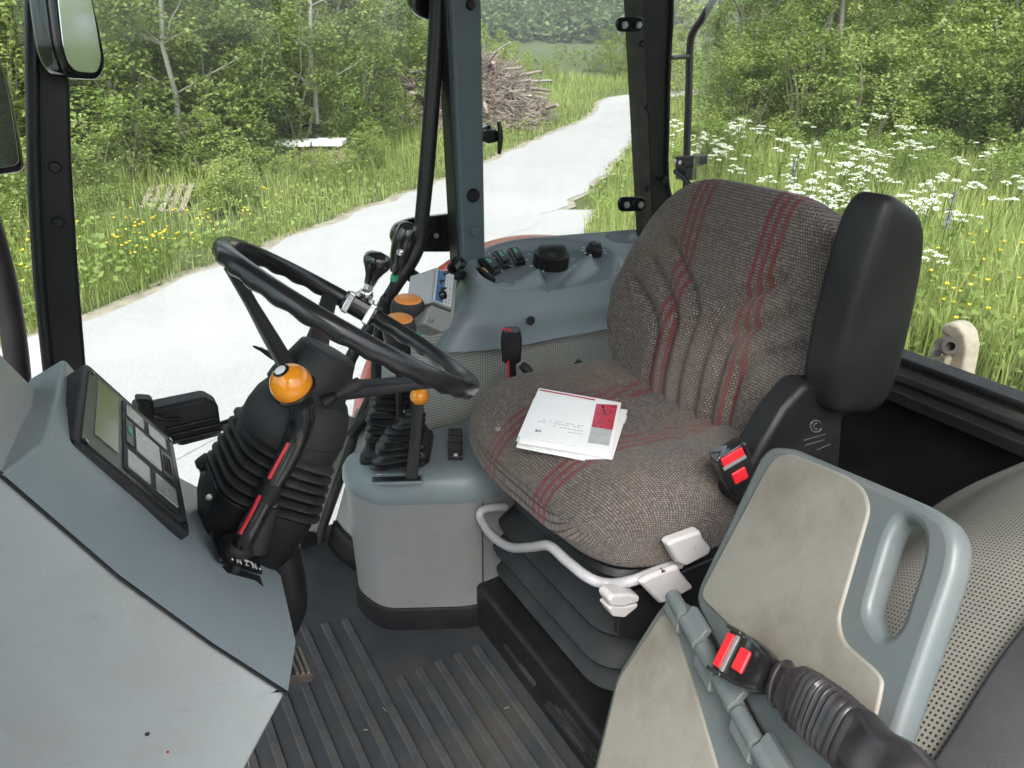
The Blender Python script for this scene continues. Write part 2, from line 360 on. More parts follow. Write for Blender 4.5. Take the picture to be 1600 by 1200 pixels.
# ================================================================== THE GROUND
FLOOR = 1.10
def sheet(name, pts, z, m):
    o = ob(name, ([V((x, y, z)) for x, y in pts], [list(range(len(pts)))]), m, smooth=False); tag(o, kind='structure'); return o
def ground_mat():
    m, n, l, b = nm('meadow soil and thatch'); co = objco(n)
    c = ramp(n, l, noise(n, l, .6, 6, .65, co), .3, .7, (.035, .055, .016), (.075, .105, .03)); c = mix(n, l, ramp(n, l, noise(n, l, 14, 4, .7, co), .45, .75, (0, 0, 0), (.5,) * 3), c, (.09, .075, .04))
    l.new(c, b.inputs['Base Color']); b.inputs['Roughness'].default_value = .95; bumpn(n, l, b, noise(n, l, 30, 5, .7, co), .6, .03); return m
def road_mat():
    m, n, l, b = nm('pale worn asphalt'); co = objco(n)
    c = ramp(n, l, noise(n, l, .5, 6, .6, co), .3, .7, (.30, .305, .305), (.37, .37, .365))
    v = n.new('ShaderNodeTexVoronoi'); v.inputs['Scale'].default_value = 70; l.new(co, v.inputs['Vector'])
    c = mix(n, l, .35, c, ramp(n, l, v.outputs['Distance'], .1, .6, (.42, .42, .42), (.22, .22, .225)))
    l.new(c, b.inputs['Base Color']); b.inputs['Roughness'].default_value = .85; bumpn(n, l, b, noise(n, l, 90, 3, .6, co), .5, .01); return m
MT['ground'] = ground_mat(); MT['road'] = road_mat()
MT['shoulder'] = mat('dusty gravel shoulder', (.24, .22, .17), .95, var=.3, vs=5, grain=1, gs=60)
gpts = []; n_ = 90
def gz(x, y): return 0.0
def ground_grid():
    a = np.concatenate([-np.geomspace(1500, 45, 14), np.linspace(-40, 60, 81), np.geomspace(66, 1500, 14)])
    vs_, fs = [], []
    for x in a:
        for y in a:
            vs_.append((x, y, terrain(x, y)))
    k = len(a)
    for i in range(k - 1):
        for j in range(k - 1): fs.append((i * k + j, (i + 1) * k + j, (i + 1) * k + j + 1, i * k + j + 1))
    return vs_, fs
# road centre line on the ground (from the photo's road edges on z = 0)
RD = ((-30, -14.5, 1.3), (-16, -6.6, 1.3), (-8, -1.0, 1.3), (-3.6, 2.75, 1.3), (.75, 6.45, 1.3), (4.3, 9.45, 1.3), (6.8, 11.5, 1.28), (10.4, 15.0, 1.15), (12.45, 16.95, 1.08), (15.0, 19.3, 1.05), (17.6, 22.2, 1.05), (19.5, 24.7, 1.05), (22.0, 26.8, 1.1), (25.5, 27.8, 1.1), (31, 27.3, 1.1), (45, 24, 1.1), (70, 16, 1.1))
RCS = crom([V((x, y, 0)) for x, y, w in RD], 8); RHW = [p.x for p in crom([V((w, 0, 0)) for x, y, w in RD], 8)]; RW = 1.3
RCA = np.array([[p.x, p.y] for p in RCS])
def road_dist(x, y):
    """signed distance from the centre line, positive on the far (left) side"""
    d = RCA - (x, y); i = int(np.argmin((d ** 2).sum(1))); i = min(max(i, 1), len(RCA) - 2); t = RCA[i + 1] - RCA[i - 1]; t = t / np.linalg.norm(t)
    d = float(t[0] * (y - RCA[i][1]) - t[1] * (x - RCA[i][0])); return d + math.copysign(RW - RHW[i], d)
APRON = 5.35
def apron_x(y):
    y = float(y); b = 5.8 - .68 * (7.95 - y); t = max(0, min(1, (y - 3) / 2)); return APRON * (1 - t) + b * t + .12 * math.sin(y * 2.3)
def on_hard(x, y):
    return abs(road_dist(x, y)) < RW + .05 or (x < apron_x(y) and road_dist(x, y) < RW and y < 9)
def terrain(x, y):
    if abs(x) > 130 or abs(y) > 130: return -.4
    d = road_dist(x, y); h = 0
    if d > RW + .4: h = min((d - RW - .4) * .035, .75) + .1 * math.sin(x * .9) * math.sin(y * 1.1) * min(1, (d - 2) * .3)
    if d < -RW - .6 and x > apron_x(y): h = min((-d - RW - .6) * .03, .5) * min(1, (x - apron_x(y)) * .5)
    return h - .012
g = ob('ground', ground_grid(), MT['ground'], sharp=180); tag(g, kind='structure')
def strip(w0, w1, z):
    v, f = [], []
    for i, p in enumerate(RCS):
        t = (RCS[min(i + 1, len(RCS) - 1)] - RCS[max(i - 1, 0)]).normalized(); nr = V((-t.y, t.x, 0)); wob = .06 * math.sin(i * 1.9) + .04 * math.sin(i * 4.3)
        k = RHW[i] - RW; v += [p + nr * (w0 - k - wob) + V((0, 0, z)), p + nr * (w1 + k + wob) + V((0, 0, z))]
    f = [(2 * i, 2 * i + 2, 2 * i + 3, 2 * i + 1) for i in range(len(RCS) - 1)]
    return v, f
o = ob('road_shoulder', strip(-RW - .12, RW + .22, .002), MT['shoulder'], smooth=False); tag(o, kind='structure')
o = ob('road', strip(-RW, RW, .010), MT['road'], smooth=False); tag(o, kind='structure')
ap = [(-9, -2.2), (-5.2, 1.0), (-2.2, 3.4), (1.2, 5.9), (3.9, 8.1), (5.4, 9.6)] + [(apron_x(y), y) for y in np.linspace(8.9, -6, 44)] + [(-9, -6)]
o = sheet('gravel_apron', ap, .006, MT['road'])

# ================================================================== TRACTOR CAB SHELL
cab = empty('tractor_cab', (.7, .95, FLOOR), 'black and slate pillared tractor cab shell with large windows and dark rear wall', 'tractor cab')
ob('floor_pan', box((.6, .93, 1.04), (.92, .79, .04)), MT['blacksteel'], cab, bevel=.006)
ob('roof', box((.68, .93, 2.86), (1.0, .93, .07)), MT['headcloth'], cab, bevel=.03)
YP = 1.66
def pillar(pl, m, y=YP, th=.07, name='pillar', bev=.008):
    return ob(name, prism([px(u, v, y=y) for u, v in pl], (0, th, 0)), m, cab, bevel=bev)
pa = pillar([(44, -520), (37, -60), (38, 100), (42, 300), (52, 450), (66, 580), (76, 660), (148, 660), (134, 570), (122, 420), (112, 250), (108, 100), (106, -60), (110, -520)], MT['blacksteel'])
tag(pa, 'curved black front pillar behind the dashboard')
def bolt(u, v, y, r, m, par, name='bolt', h=.006):
    P = px(u, v, y=y); return ob(name, lathe([(r, 0), (r, h * .5), (r * .8, h), (0, h)], P, (0, -1, 0), 16), m, par)
for u, v in ((86, 261), (91, 347), (81, 122)): bolt(u, v, YP, .011 if v > 200 else .006, MT['blacksteel'], pa)
ob('inner_seal', tube([px(u, v, y=YP - .004) for u, v in ((57, -60), (57, 100), (60, 300), (68, 450), (80, 570))], .005, 8, k=4), MT['black'], pa)
pb = pillar([(708, -520), (706, 0), (713, 190), (724, 410), (726, 470), (764, 470), (759, 395), (756, 200), (753, 0), (750, -520)], MT['pillar'], y=1.60, th=.06)
tag(pb, 'slate painted middle pillar above the control console')
ob('pillar_flange', prism([px(u, v, y=1.62) for u, v in ((696, -520), (697, 0), (705, 190), (716, 410), (718, 470), (726, 470), (723, 400), (713, 190), (706, 0), (706, -520))], (0, .05, 0)), MT['blacksteel'], pb, bevel=.003)
for u, v, r, m in ((739, 305, .0165, 'black'), (741, 361, .0125, 'pillar'), (735, 8, .011, 'black')): bolt(u, v, 1.60, r, MT[m], pb, 'plug', .008)
pc = pillar([(1004, -520), (1003, 0), (1012, 200), (1021, 420), (1080, 430), (1072, 345), (1058, 325), (1046, 285), (1045, 200), (1050, 60), (1053, 0), (1056, -520)], MT['blacksteel'], y=1.66, th=.08)
tag(pc, 'black rear corner pillar beside the backrest')
ob('pillar_flange', prism([px(u, v, y=1.64) for u, v in ((989, -520), (989, 0), (998, 200), (1006, 420), (1022, 420), (1013, 200), (1004, 0), (1004, -520))], (0, .03, 0)), mat('olive worn steel', (.035, .036, .03), .45, var=.3, vs=25, dirt=(.12, .07, .04), damt=.4, ds=20), pc, bevel=.002)
ob('window_seal', tube([px(u, v, y=1.655) for u, v in ((1050, -300), (1051, 0), (1047, 90), (1044, 200), (1043, 262), (1046, 296), (1056, 322), (1075, 345))], .004, 8, k=5), MT['rubber'], pc)
for v0, uu in ((38, 985), (319, 988)):           # window hinge straps
    P = px(uu, v0, y=1.625); s = mpp(P)
    st = plate('hinge_strap', [[(uu - 21, v0 - 11), (uu + 21, v0 - 12), (uu + 21, v0 + 11), (uu - 21, v0 + 12)]], P, (0, -1, 0), .008, MT['gloss'], pc, .002, 12 * s)
    for du, m in ((-9, 'steel'), (13, 'steel')): bolt(uu + du, v0 + 1, 1.614, 5.2 * s, MT[m], st, 'bolt', .006)
for u, v in ((1008, 68), (1016, 168), (1016, 295)): bolt(u - 4, v, 1.638, .008, MT['blacksteel'], pc, 'rivet', .004)
ob('stop_peg', lathe([(.006, 0), (.006, .02), (.01, .024), (.01, .034), (0, .036)], px(1028, 279, y=1.66), (0, -1, 0), 12), MT['black'], pc)
for x in (-.12, .86, 1.44): ob('pillar', box((x, .14, 1.95), (.035, .035, .85)), MT['blacksteel'], cab, bevel=.01)
# rear wall and rear window sill
ob('rear_wall', box((1.56, .93, 1.33), (.03, .78, .24)), MT['blacksteel'], cab, bevel=.004)
sillz = 1.635
for z, dx, h, w, m in ((1.575, .0, .016, .05, 'blacksteel'), (1.612, .012, .011, .04, 'rubber'), (1.640, .026, .008, .03, 'black')):
    ob('rear_sill', box((1.53 + dx, .93, z), (w, .775, h)), MT[m], cab, bevel=.006)
ob('rear_header', box((1.5, .93, 2.74), (.04, .77, .06)), MT['blacksteel'], cab, bevel=.01)
def pane(name, pts, m, par, th=(0, .004, 0)): return ob(name, prism([V(p) for p in pts], th), m, par, smooth=False)
pane('rear_pane', [(1.575, .18, 1.63), (1.575, 1.66, 1.63), (1.545, 1.66, 2.74), (1.545, .18, 2.74)], MT['glass'], cab, (.004, 0, 0))
pane('side_pane', [(.90, 1.70, 1.70), (1.40, 1.70, 1.70), (1.37, 1.70, 2.76), (.90, 1.70, 2.76)], MT['glass'], cab)
pane('windscreen', [(-.24, .2, 1.6), (-.24, 1.68, 1.6), (-.08, 1.68, 2.76), (-.08, .2, 2.76)], MT['tglass'], cab, (-.004, 0, 0))
# seat platform and right-hand lining
ob('seat_platform', box((1.05, .86, 1.15), (.475, .40, .065)), MT['black'], cab, bevel=.012)
for i in range(3): ob('platform_rib', box((.571, .62 + .17 * i, 1.15), (.004, .06, .004)), MT['rubber'], cab, bevel=.001)
for i, z in enumerate((1.135, 1.16, 1.18)): ob('platform_rib', box((.572, .70, z), (.003, .16 - .03 * i, .0025)), MT['rubber'], cab)
def liner(a, b):
    # inner wall of the right wheel arch: rounds the front corner, then runs back beside the seat
    s = a * 1.55
    if s < .26: t = s / .26; an = R(90 * t); x = .51 - .13 * math.cos(an); y = 1.62 - .22 * math.sin(an)
    else: x = .51 + (s - .26); y = 1.40
    k = max(0, 1 - s / .45); return V((x + (.03 + .20 * k) * b, y + .03 * b * b, 1.10 + .60 * b))
ob('side_lining', grid(liner, 70, 16, lambda a, b: (a * 1.55, b * .60)), MT['perf'], cab, sharp=80)
ob('lining_foot', grid(lambda a, b: liner(a * .4, b * .11) + V((-.012, -.012, 0)), 30, 3), MT['black'], cab, solid=.01, sharp=60)
# exterior bodywork seen through the door glass
fen = ob('rear_fender', grid(lambda a, b: V((1.27 - .64 * math.cos(R(180 * a)), 1.78 + .42 * b - .0, 1.05 + .68 * math.sin(R(180 * a)) - .05 * b * b)), 40, 8), MT['redpaint'], cab, solid=.012, sharp=60)
for x, y, r in ((1.18, 2.0, .62), (1.18, -.14, .62), (-1.15, 1.75, .48), (-1.15, .1, .48)):
    ob('tyre', lathe([(r * .5, -.16), (r * .9, -.19), (r, -.13), (r, .13), (r * .9, .19), (r * .5, .16)], (x, y, r), (0, 1, 0), 32), MT['tyre'], cab)
ob('chassis', box((.2, .93, .75), (1.5, .25, .27)), MT['blacksteel'], cab, bevel=.04)
# left wheel-arch cover beside the folded passenger seat
ROWS = [[(.42, .185, 1.60), (.57, .2, 1.70), (.70, .22, 1.757), (.86, .235, 1.79), (1.08, .24, 1.80), (1.50, .24, 1.77)],
        [(.46, .30, 1.545), (.60, .31, 1.645), (.73, .325, 1.70), (.90, .34, 1.74), (1.10, .35, 1.755), (1.50, .35, 1.73)],
        [(.50, .42, 1.46), (.64, .42, 1.565), (.77, .43, 1.63), (.93, .43, 1.675), (1.15, .435, 1.70), (1.50, .435, 1.68)],
        [(.55, .52, 1.34), (.68, .52, 1.45), (.81, .52, 1.52), (.97, .51, 1.575), (1.2, .505, 1.63), (1.50, .505, 1.62)],
        [(.60, .585, 1.20), (.74, .585, 1.31), (.87, .585, 1.40), (1.02, .58, 1.46), (1.2, .575, 1.545), (1.50, .57, 1.55)],
        [(.62, .61, 1.11), (.78, .61, 1.16), (.92, .61, 1.22), (1.06, .61, 1.28), (1.2, .60, 1.36), (1.50, .60, 1.38)]]
def fender_grid():
    rs = [crom([V(p) for p in r], 8) for r in ROWS]; cs = [crom([r[i] for r in rs], 6) for i in range(len(rs[0]))]
    v, f, uv = [], [], []
    nv = len(cs[0]); uacc = 0
    for i, c in enumerate(cs):
        if i: uacc += (c[nv // 2] - cs[i - 1][nv // 2]).length
        va = 0
        for j, p in enumerate(c):
            if j: va += (p - c[j - 1]).length
            v.append(p); uv.append((uacc, va))
    for i in range(len(cs) - 1):
        for j in range(nv - 1): f.append((i * nv + j, (i + 1) * nv + j, (i + 1) * nv + j + 1, i * nv + j + 1))
    return v, f, uv
ob('arch_cover', fender_grid(), MT['perfn'], cab, sharp=80, solid=.01)
edge = crom([V(p) + V((0, 0, .004)) for p in ROWS[0]], 6)
ob('arch_edge_trim', loft([[p + V((0, .012, .004)), p + V((0, .010, -.03)), p + V((0, -.075, -.04)), p + V((0, -.075, .0)), p + V((0, -.03, .008))] for p in edge]), MT['char'], cab, bevel=.004)
ob('arch_outer_skin', loft([[p + V((0, -.076, .0)), p + V((0, -.076, -.05)), p + V((0, -.16, -.09)), p + V((0, -.16, -.04))] for p in edge]), MT['redpaint'], cab, bevel=.006)

# ================================================================== RIGHT-HAND GLASS DOOR
door = empty('glass_door', (.4, 1.71, 1.16), 'frameless glass door beyond the steering wheel with black grab rail', 'door')
pane('door_pane', [(-.12, 1.715, 1.14), (.84, 1.715, 1.14), (.84, 1.715, 2.77), (.0, 1.715, 2.77)], MT['glass'], door)
YD = 1.66
gr = ob('grab_rail', tube([px(u, v, y=YD) for u, v in ((686, -420), (685, -60), (683, 30), (676, 140), (667, 260), (659, 345), (654, 382), (640, 412), (615, 452), (585, 500), (548, 560), (540, 600))], [.019] * 5 + [.018] * 3 + [.016] * 4, 14, k=5), MT['blacksteel'], door)
ob('rail_stay', tube([px(640, 428, y=YD), px(672, 452, y=1.70)], .017, 10), MT['blacksteel'], gr)
lp = plate('lock_plate', [[(611, 372), (617, 352), (640, 342), (716, 333), (716, 394), (640, 394), (618, 388)]], px(660, 365, y=1.70), (0, -1, 0), .02, MT['gloss'], door, .004, .03)
bolt(681, 368, 1.688, .007, MT['steel'], lp, 'screw')
up_ = plate('upper_hinge_plate', [[(640, -60), (640, 6), (652, 24), (676, 33), (700, 34), (700, -60)]], px(670, 0, y=1.70), (0, -1, 0), .02, MT['gloss'], door, .004, .03)
# inner door lock with its ribbed handle, low on the door in front of the column
Y2 = 1.64
hb = ob('handle_box', prism([px(u, v, y=Y2) for u, v in ((208, 636), (236, 640), (322, 622), (342, 634), (348, 682), (282, 700), (240, 672), (212, 660))], (0, .06, 0)), MT['char'], door, bevel=.012, seg=4)
for i, (a, b, c, d) in enumerate(((258, 664, 338, 646), (262, 674, 342, 656), (266, 684, 344, 666))):
    ob('handle_rib', tube([px(a, b + 8, y=Y2 - .004), px(c, d + 8, y=Y2 - .004)], .0055, 8), MT['gloss'], hb)
ob('handle_lever', prism([px(u, v, y=Y2 - .03) for u, v in ((212, 624), (240, 626), (243, 654), (216, 652))], (0, .04, 0)), MT['black'], hb, bevel=.008)
ob('handle_slot', tube([px(u, v, y=Y2 - .002) for u, v in ((240, 650), (258, 656), (279, 655))], .005, 8), MT['gloss'], hb)
ob('latch_rod', tube([px(340, 668, y=1.66), px(420, 640, y=1.67)], .012, 10), MT['blacksteel'], door)
# lower door trim: bright frame edge, dark seal and perforated strip
ob('door_edge', tube([px(u, v, y=1.69) for u, v in ((563, 640), (532, 720), (497, 800), (470, 872))], .011, 8), MT['alu'], door)
ob('door_lining', grid(lambda a, b: px(528 + 40 * a - 70 * b, 640 + 215 * b + 20 * a * (1 - b), y=1.66), 8, 20, lambda a, b: (a * .09, b * .5)), MT['perf'], door, solid=.01)
ob('door_seal', tube([px(u, v, y=1.63) for u, v in ((580, 615), (562, 655), (543, 712), (522, 770), (500, 838), (492, 880))], .011, 10, k=4), MT['rubber'], door)
ob('door_foot', prism([px(u, v, y=1.62) for u, v in ((461, 862), (466, 838), (498, 840), (494, 886), (458, 886))], (0, .05, 0)), MT['black'], door, bevel=.006)
ob('gas_strut', tube([px(u, v, y=1.60) for u, v in ((612, 570), (580, 640), (548, 682))], [.011, .013, .014], 10), MT['black'], door)

# door catch on the middle pillar
dc = empty('window_catch', px(768, 215, y=1.62), 'small black T shaped window catch on the slate pillar', 'catch')
P = px(768, 214, y=1.60)
ob('catch_body', prism([px(u, v, y=1.60) for u, v in ((753, 206), (780, 204), (782, 221), (765, 225), (753, 221))], (0, .03, 0)), MT['gloss'], dc, bevel=.005)
ob('catch_bar', tube([px(u, v, y=1.59) for u, v in ((779, 189), (781, 200), (782, 215), (781, 228), (780, 241))], [.0045, .006, .007, .006, .0045], 10), MT['gloss'], dc)
ob('catch_wheel', lathe([(.017, 0), (.017, .012), (.012, .016), (0, .016)], px(759, 207, y=1.63), (0, -1, 0), 18), MT['gloss'], dc)
ob('catch_pin', lathe([(.006, 0), (.006, .02)], px(762, 206, y=1.61), (1, 0, 0), 10), MT['chrome'], dc)

# ================================================================== FLOOR MAT
fm = empty('floor_mat', (.28, .7, FLOOR), 'worn dark rubber floor mat with raised ribs and dried mud', 'floor mat')
ob('mat_base', box((.18, .93, 1.088), (.407, .76, .011)), MT['mat'], fm, bevel=.004)
for i in range(17):
    x = .540 - i * .044; y1 = 1.10 if x > .33 else 1.34 + (.25 - x) * .3
    w = .0095
    P0 = V((x, .18, 1.1005)); L = y1 - .18
    ob('rib', prism([V((x - w, .175, 1.0985)), V((x + w, .175, 1.0985)), V((x + w * .72, .175, 1.1035)), V((x - w * .72, .175, 1.1035))], (0, L, 0)), MT['rib'], fm, bevel=.0012, seg=2)
for i in range(26):
    x = random.uniform(.02, .54); y = random.uniform(.5, 1.1); a = random.uniform(0, 6); l_ = random.uniform(.002, .007)
    d = V((math.cos(a), math.sin(a), 0)) * l_
    o = ob('straw_bit', tube([V((x, y, 1.1050)) - d, V((x, y, 1.1055)) + d], random.uniform(.0006, .0014), 5), MT['pad'], fm)

# ================================================================== DASHBOARD
dash = empty('dashboard', (0, .9, 1.3), 'dashboard console with light grey side panel and blue grey cowl', 'dashboard')
a_ = [px(1, 738, y=.66), px(186, 898, y=.66), px(330, 1003, y=.66), px(450, 1080, y=.66)]
b_ = [px(69, 690, y=.74), px(232, 828, y=.74), px(362, 935, y=.74), px(462, 1003, y=.74)]
m_ = [px(88, 625, y=.90), b_[1] + V((-.004, .18, -.004)), b_[2] + V((-.012, .18, -.004)), px(434, 880, y=.93)]
f_ = [px(100, 561, y=1.06), b_[1] + V((-.02, .36, -.01)), b_[2] + V((-.03, .36, -.01)), px(420, 820, y=1.10)]
e_ = [a_[0] + V((-.004, .004, -.004)), V((-.110, .76, 1.958)), V((-.108, .90, 1.932)), V((-.105, 1.06, 1.902))]
cols = [[e_[0], a_[0], a_[1], a_[2], a_[3]], [e_[1]] + b_, [e_[2]] + m_, [e_[3]] + f_]
v_, fc = [], []
for c in cols: v_ += c
for i in range(3):
    for j in range(4): fc.append((i * 5 + j, i * 5 + j + 1, (i + 1) * 5 + j + 1, (i + 1) * 5 + j))
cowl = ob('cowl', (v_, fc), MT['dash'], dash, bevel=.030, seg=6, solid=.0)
ob('cowl_underside', ([a_[3], b_[3], m_[3], f_[3], f_[3] + V((-.12, 0, .02)), m_[3] + V((-.14, 0, .0)), a_[3] + V((-.1, .02, .02))], [list(range(7))]), MT['black'], dash, smooth=False)
sp = [(-45, 702), (2, 744), (186, 904), (330, 1009), (446, 1086), (385, 1200), (335, 1290), (-45, 1290)]
ob('side_panel', prism([px(u, v, y=.664) for u, v in sp], (0, .30, -.02)), MT['panel'], dash, bevel=.006, seg=4)
ob('panel_gap', tube([px(u, v, y=.664) for u, v in ((-44, 702), (1, 741), (186, 901), (330, 1006), (448, 1083))], .0022, 8), MT['blacksteel'], dash)
ob('front_top', prism([e_[0] + V((-.004, .012, -.020)), e_[3] + V((-.004, 0, -.022)), e_[3] + V((-.08, .0, -.05)), e_[0] + V((-.08, .012, -.05))], (0, 0, -.3)), MT['panel'], dash, bevel=.02, seg=4)
for u, v, s in ((230, 1147, .0026), (262, 1175, .0016)):
    P = px(u, v, y=.6636); ob('scuff', lathe([(s, 0), (s * .9, .0006), (0, .0007)], P, (0, -1, 0), 9), MT['redlever'] if u == 262 else MT['char'], dash)
# instrument cluster
NT, NB, FT, FB = px(118, 690, y=.80), px(295, 834, y=.80), px(135, 569, y=1.02), px(271, 688, y=1.02)
inst = empty('instrument_panel', (NT + FB) / 2, 'dark framed instrument panel with grey green display and lamp windows on the dashboard', 'instrument panel')
IN = (NB - NT).cross(FT - NT).normalized(); IN = IN if IN.dot(CAM - NT) > 0 else -IN
def ip(s, t, o=0): return NT.lerp(NB, s).lerp(FT.lerp(FB, s), t) + IN * o
def iq(s0, s1, t0, t1, o=0): return [ip(s0, t0, o), ip(s1, t0, o), ip(s1, t1, o), ip(s0, t1, o)]
Pm = ip(.5, .5)
plate('housing', [iq(-.02, 1.02, -.02, 1.02)], Pm, IN, .030, MT['char'], inst, .004, .012, 0, False)
plate('housing_back', [iq(.03, .97, .03, .97)], Pm, IN, .04, MT['panel'], inst, .003, .010, -.028, False)
face = plate('face', [iq(.03, .975, .05, .95)], Pm, IN, .002, MT['darkgreen'], inst, .0005, .004, .0014, False)
plate('display', [iq(.12, .33, .2, .89)], Pm, IN, .002, MT['lcd'], face, .0004, .001, .0026, False)
lampf = plate('lamp_frame', [iq(.375, .93, .1, .91)], Pm, IN, .002, MT['char'], face, .0004, .002, .0028, False)
for s0, s1, t0, t1, m in ((.41, .60, .74, .88, 'window'), (.66, .86, .74, .88, 'window'), (.50, .76, .40, .68, 'window'), (.41, .62, .14, .32, 'window'), (.68, .89, .14, .32, 'window'), (.40, .47, .40, .68, 'darkgreen'), (.78, .90, .40, .68, 'darkgreen')):
    plate('lamp_window', [iq(s0, s1, t0, t1)], Pm, IN, .002, MT[m], lampf, .0003, .0012, .0040, False)
plate('pointer_mark', [iq(.415, .455, .52, .60)], Pm, IN, .001, MT['green'], lampf, .0002, .0008, .0050, False)
for k in range(3): plate('bar_mark', [iq(.80 + .03 * k, .815 + .03 * k, .45, .63)], Pm, IN, .001, MT['char'], lampf, .0002, .0004, .0050, False)
for s, t in ((.06, .06), (.95, .04), (.93, .93), (.05, .92)):
    ob('screw', lathe([(.004, 0), (.004, .0015), (0, .002)], ip(s, t, .0016), IN, 12), MT['gloss'], inst)
# rocker switches beyond the cluster
for k, (u, v) in enumerate(((318, 722), (325, 735), (330, 748))):
    P = px(u, v, y=1.0); sw = rb('dash_switch', basis(P, (0, 1, 0), (.5, 0, -.85)), (.012, .006, .011), MT['char'], dash, 6, (4, 4, 4))
# shuttle plate and switch recess low on the cowl
PP = px(372, 868, y=.85); PN = V((.80, -.25, .55)).normalized()
sp_ = empty('shuttle_plate', PP, 'black legend plate with white direction symbols at the lever foot', 'plate')
plate('plate_sheet', [[(331, 830), (343, 876), (411, 897), (402, 864), (380, 869), (356, 856), (346, 836)]], PP, PN, .003, MT['gloss'], sp_, .0006, .004)
gx = (pp(405, 893, PP, PN) - pp(365, 880, PP, PN)).normalized(); gy = PN.cross(gx)
for s, (u, v), z in (('N', (373, 877), .013), ('Z', (385, 881), .010), ('N', (397, 885), .013)): text('symbol', s, pp(u, v, PP, PN) + PN * .0006, gx, gy, z, MT['white'], sp_)
for u, v in ((363, 874), (406, 889)): ob('symbol_dot', lathe([(.0018, 0), (.0018, .0006)], pp(u, v, PP, PN), PN, 8), MT['white'], sp_)
ob('symbol_arrow', tube([pp(u, v, PP, PN) + PN * .0006 for u, v in ((372, 872), (382, 875), (394, 880))], .0008, 6), MT['white'], sp_)
rc = plate('switch_recess', [[(350, 882), (356, 899), (412, 917), (406, 900)]], PP, PN, .004, MT['black'], sp_, .0008, .002, .0005)
rb('switch_toggle', basis(pp(364, 893, PP, PN) + PN * .004, gx, gy), (.006, .004, .006), MT['char'], sp_, 4, (4, 4, 4))

# ================================================================== STEERING COLUMN AND WHEEL
CW = (px(330, 385, y=.95) + px(735, 590, y=.95)) / 2; EW = (px(735, 590, y=.95) - px(330, 385, y=.95)).normalized(); NW = V((0, 1, 0)).cross(EW); NW = NW if NW.z > 0 else -NW
N2 = V((.5, 0, .866)); E2 = V((.866, 0, -.5)); EY = V((0, 1, 0))
colm = empty('steering_column', CW - N2 * .5, 'charcoal steering column with ribbed rubber boot under the steering wheel', 'steering column')
HUB = CW - NW * .060 - EW * .014
AX = HUB - NW * .064
def at(t): return AX - N2 * (t - .115)
cover = ob('column_cover', lathe([(.0, .008), (.050, .006), (.058, .002), (.067, -.014), (.0725, -.035), (.074, -.055), (.072, -.080), (.066, -.10), (.05, -.105)], AX + EW * .005, N2, 40), MT['char'], colm, sharp=60)
ob('cover_seam', tube([AX + EW * .005 - N2 * .052 + (E2 * math.cos(t) + EY * math.sin(t)) * .0742 for t in np.linspace(0, 2 * math.pi, 48, endpoint=False)], .0009, 6, closed=True), MT['blacksteel'], cover)
NB2 = NW; EB2 = EW
def col_ring(t, ha, hb, r): return rrect(AX - N2 * t, EB2, EY, ha, hb, r, 6)
bw = [(.070, .055, .055)]
for k in range(6):
    t = .070 + k * .0148; g_ = .066 + .0022 * k
    bw += [(t, g_ - .014, .066), (t + .0015, g_ - .003, .078), (t + .004, g_, .081), (t + .0075, g_, .081), (t + .0095, g_ - .004, .077), (t + .0105, g_ - .013, .066)]
ob('column_boot', loft([col_ring(t, a, b, .040) for t, a, b in bw]), MT['rubber'], colm, sharp=50)
lo = loft([rrect(AX - N2 * t + E2 * o, EB2, EY, a, b, .035) for t, a, b, o in ((.154, .074, .076, -.004), (.165, .074, .075, -.004), (.20, .070, .070, -.003), (.235, .062, .062, .002), (.255, .048, .054, .006))])
ob('lower_shroud', lo, MT['black'], colm, bevel=.004)
ob('shroud_screw', lathe([(.004, 0), (.004, .002), (0, .003)], px(326, 776, y=.868), (0, -1, 0), 10), MT['steel'], colm)
ft = [px(436, 858, y=.93), px(446, 900, y=.92), px(452, 950, y=.92), px(440, 1000, y=.93)]
ob('column_foot', tube(ft, [.030, .029, .026, .016], 16, k=4), MT['black'], colm)
ob('foot_collar', tube([ft[0] + V((-.03, .0, .05)), ft[0] + V((0, 0, .0)), ft[0] + V((.001, 0, -.004))], [.036, .033, .031], 16), MT['gloss'], colm)
# light stalk on the near side, indicator fin on the far side
stk = ob('stalk_boot', tube([px(u, v, y=.875) for u, v in ((504, 630), (515, 624), (527, 617))], [.010, .009, .006], 12), MT['black'], colm)
ob('stalk_grip', tube([px(u, v, y=.865) for u, v in ((526, 618), (534, 613), (547, 606), (561, 599), (563, 598))], [.004, .006, .0085, .009, .008], 12), MT['char'], stk)
ob('indicator_fin', tube([px(u, v, y=1.02) for u, v in ((396, 541), (408, 546), (424, 556), (436, 562))], [.003, .006, .009, .010], 10, flat=.5), MT['char'], colm)

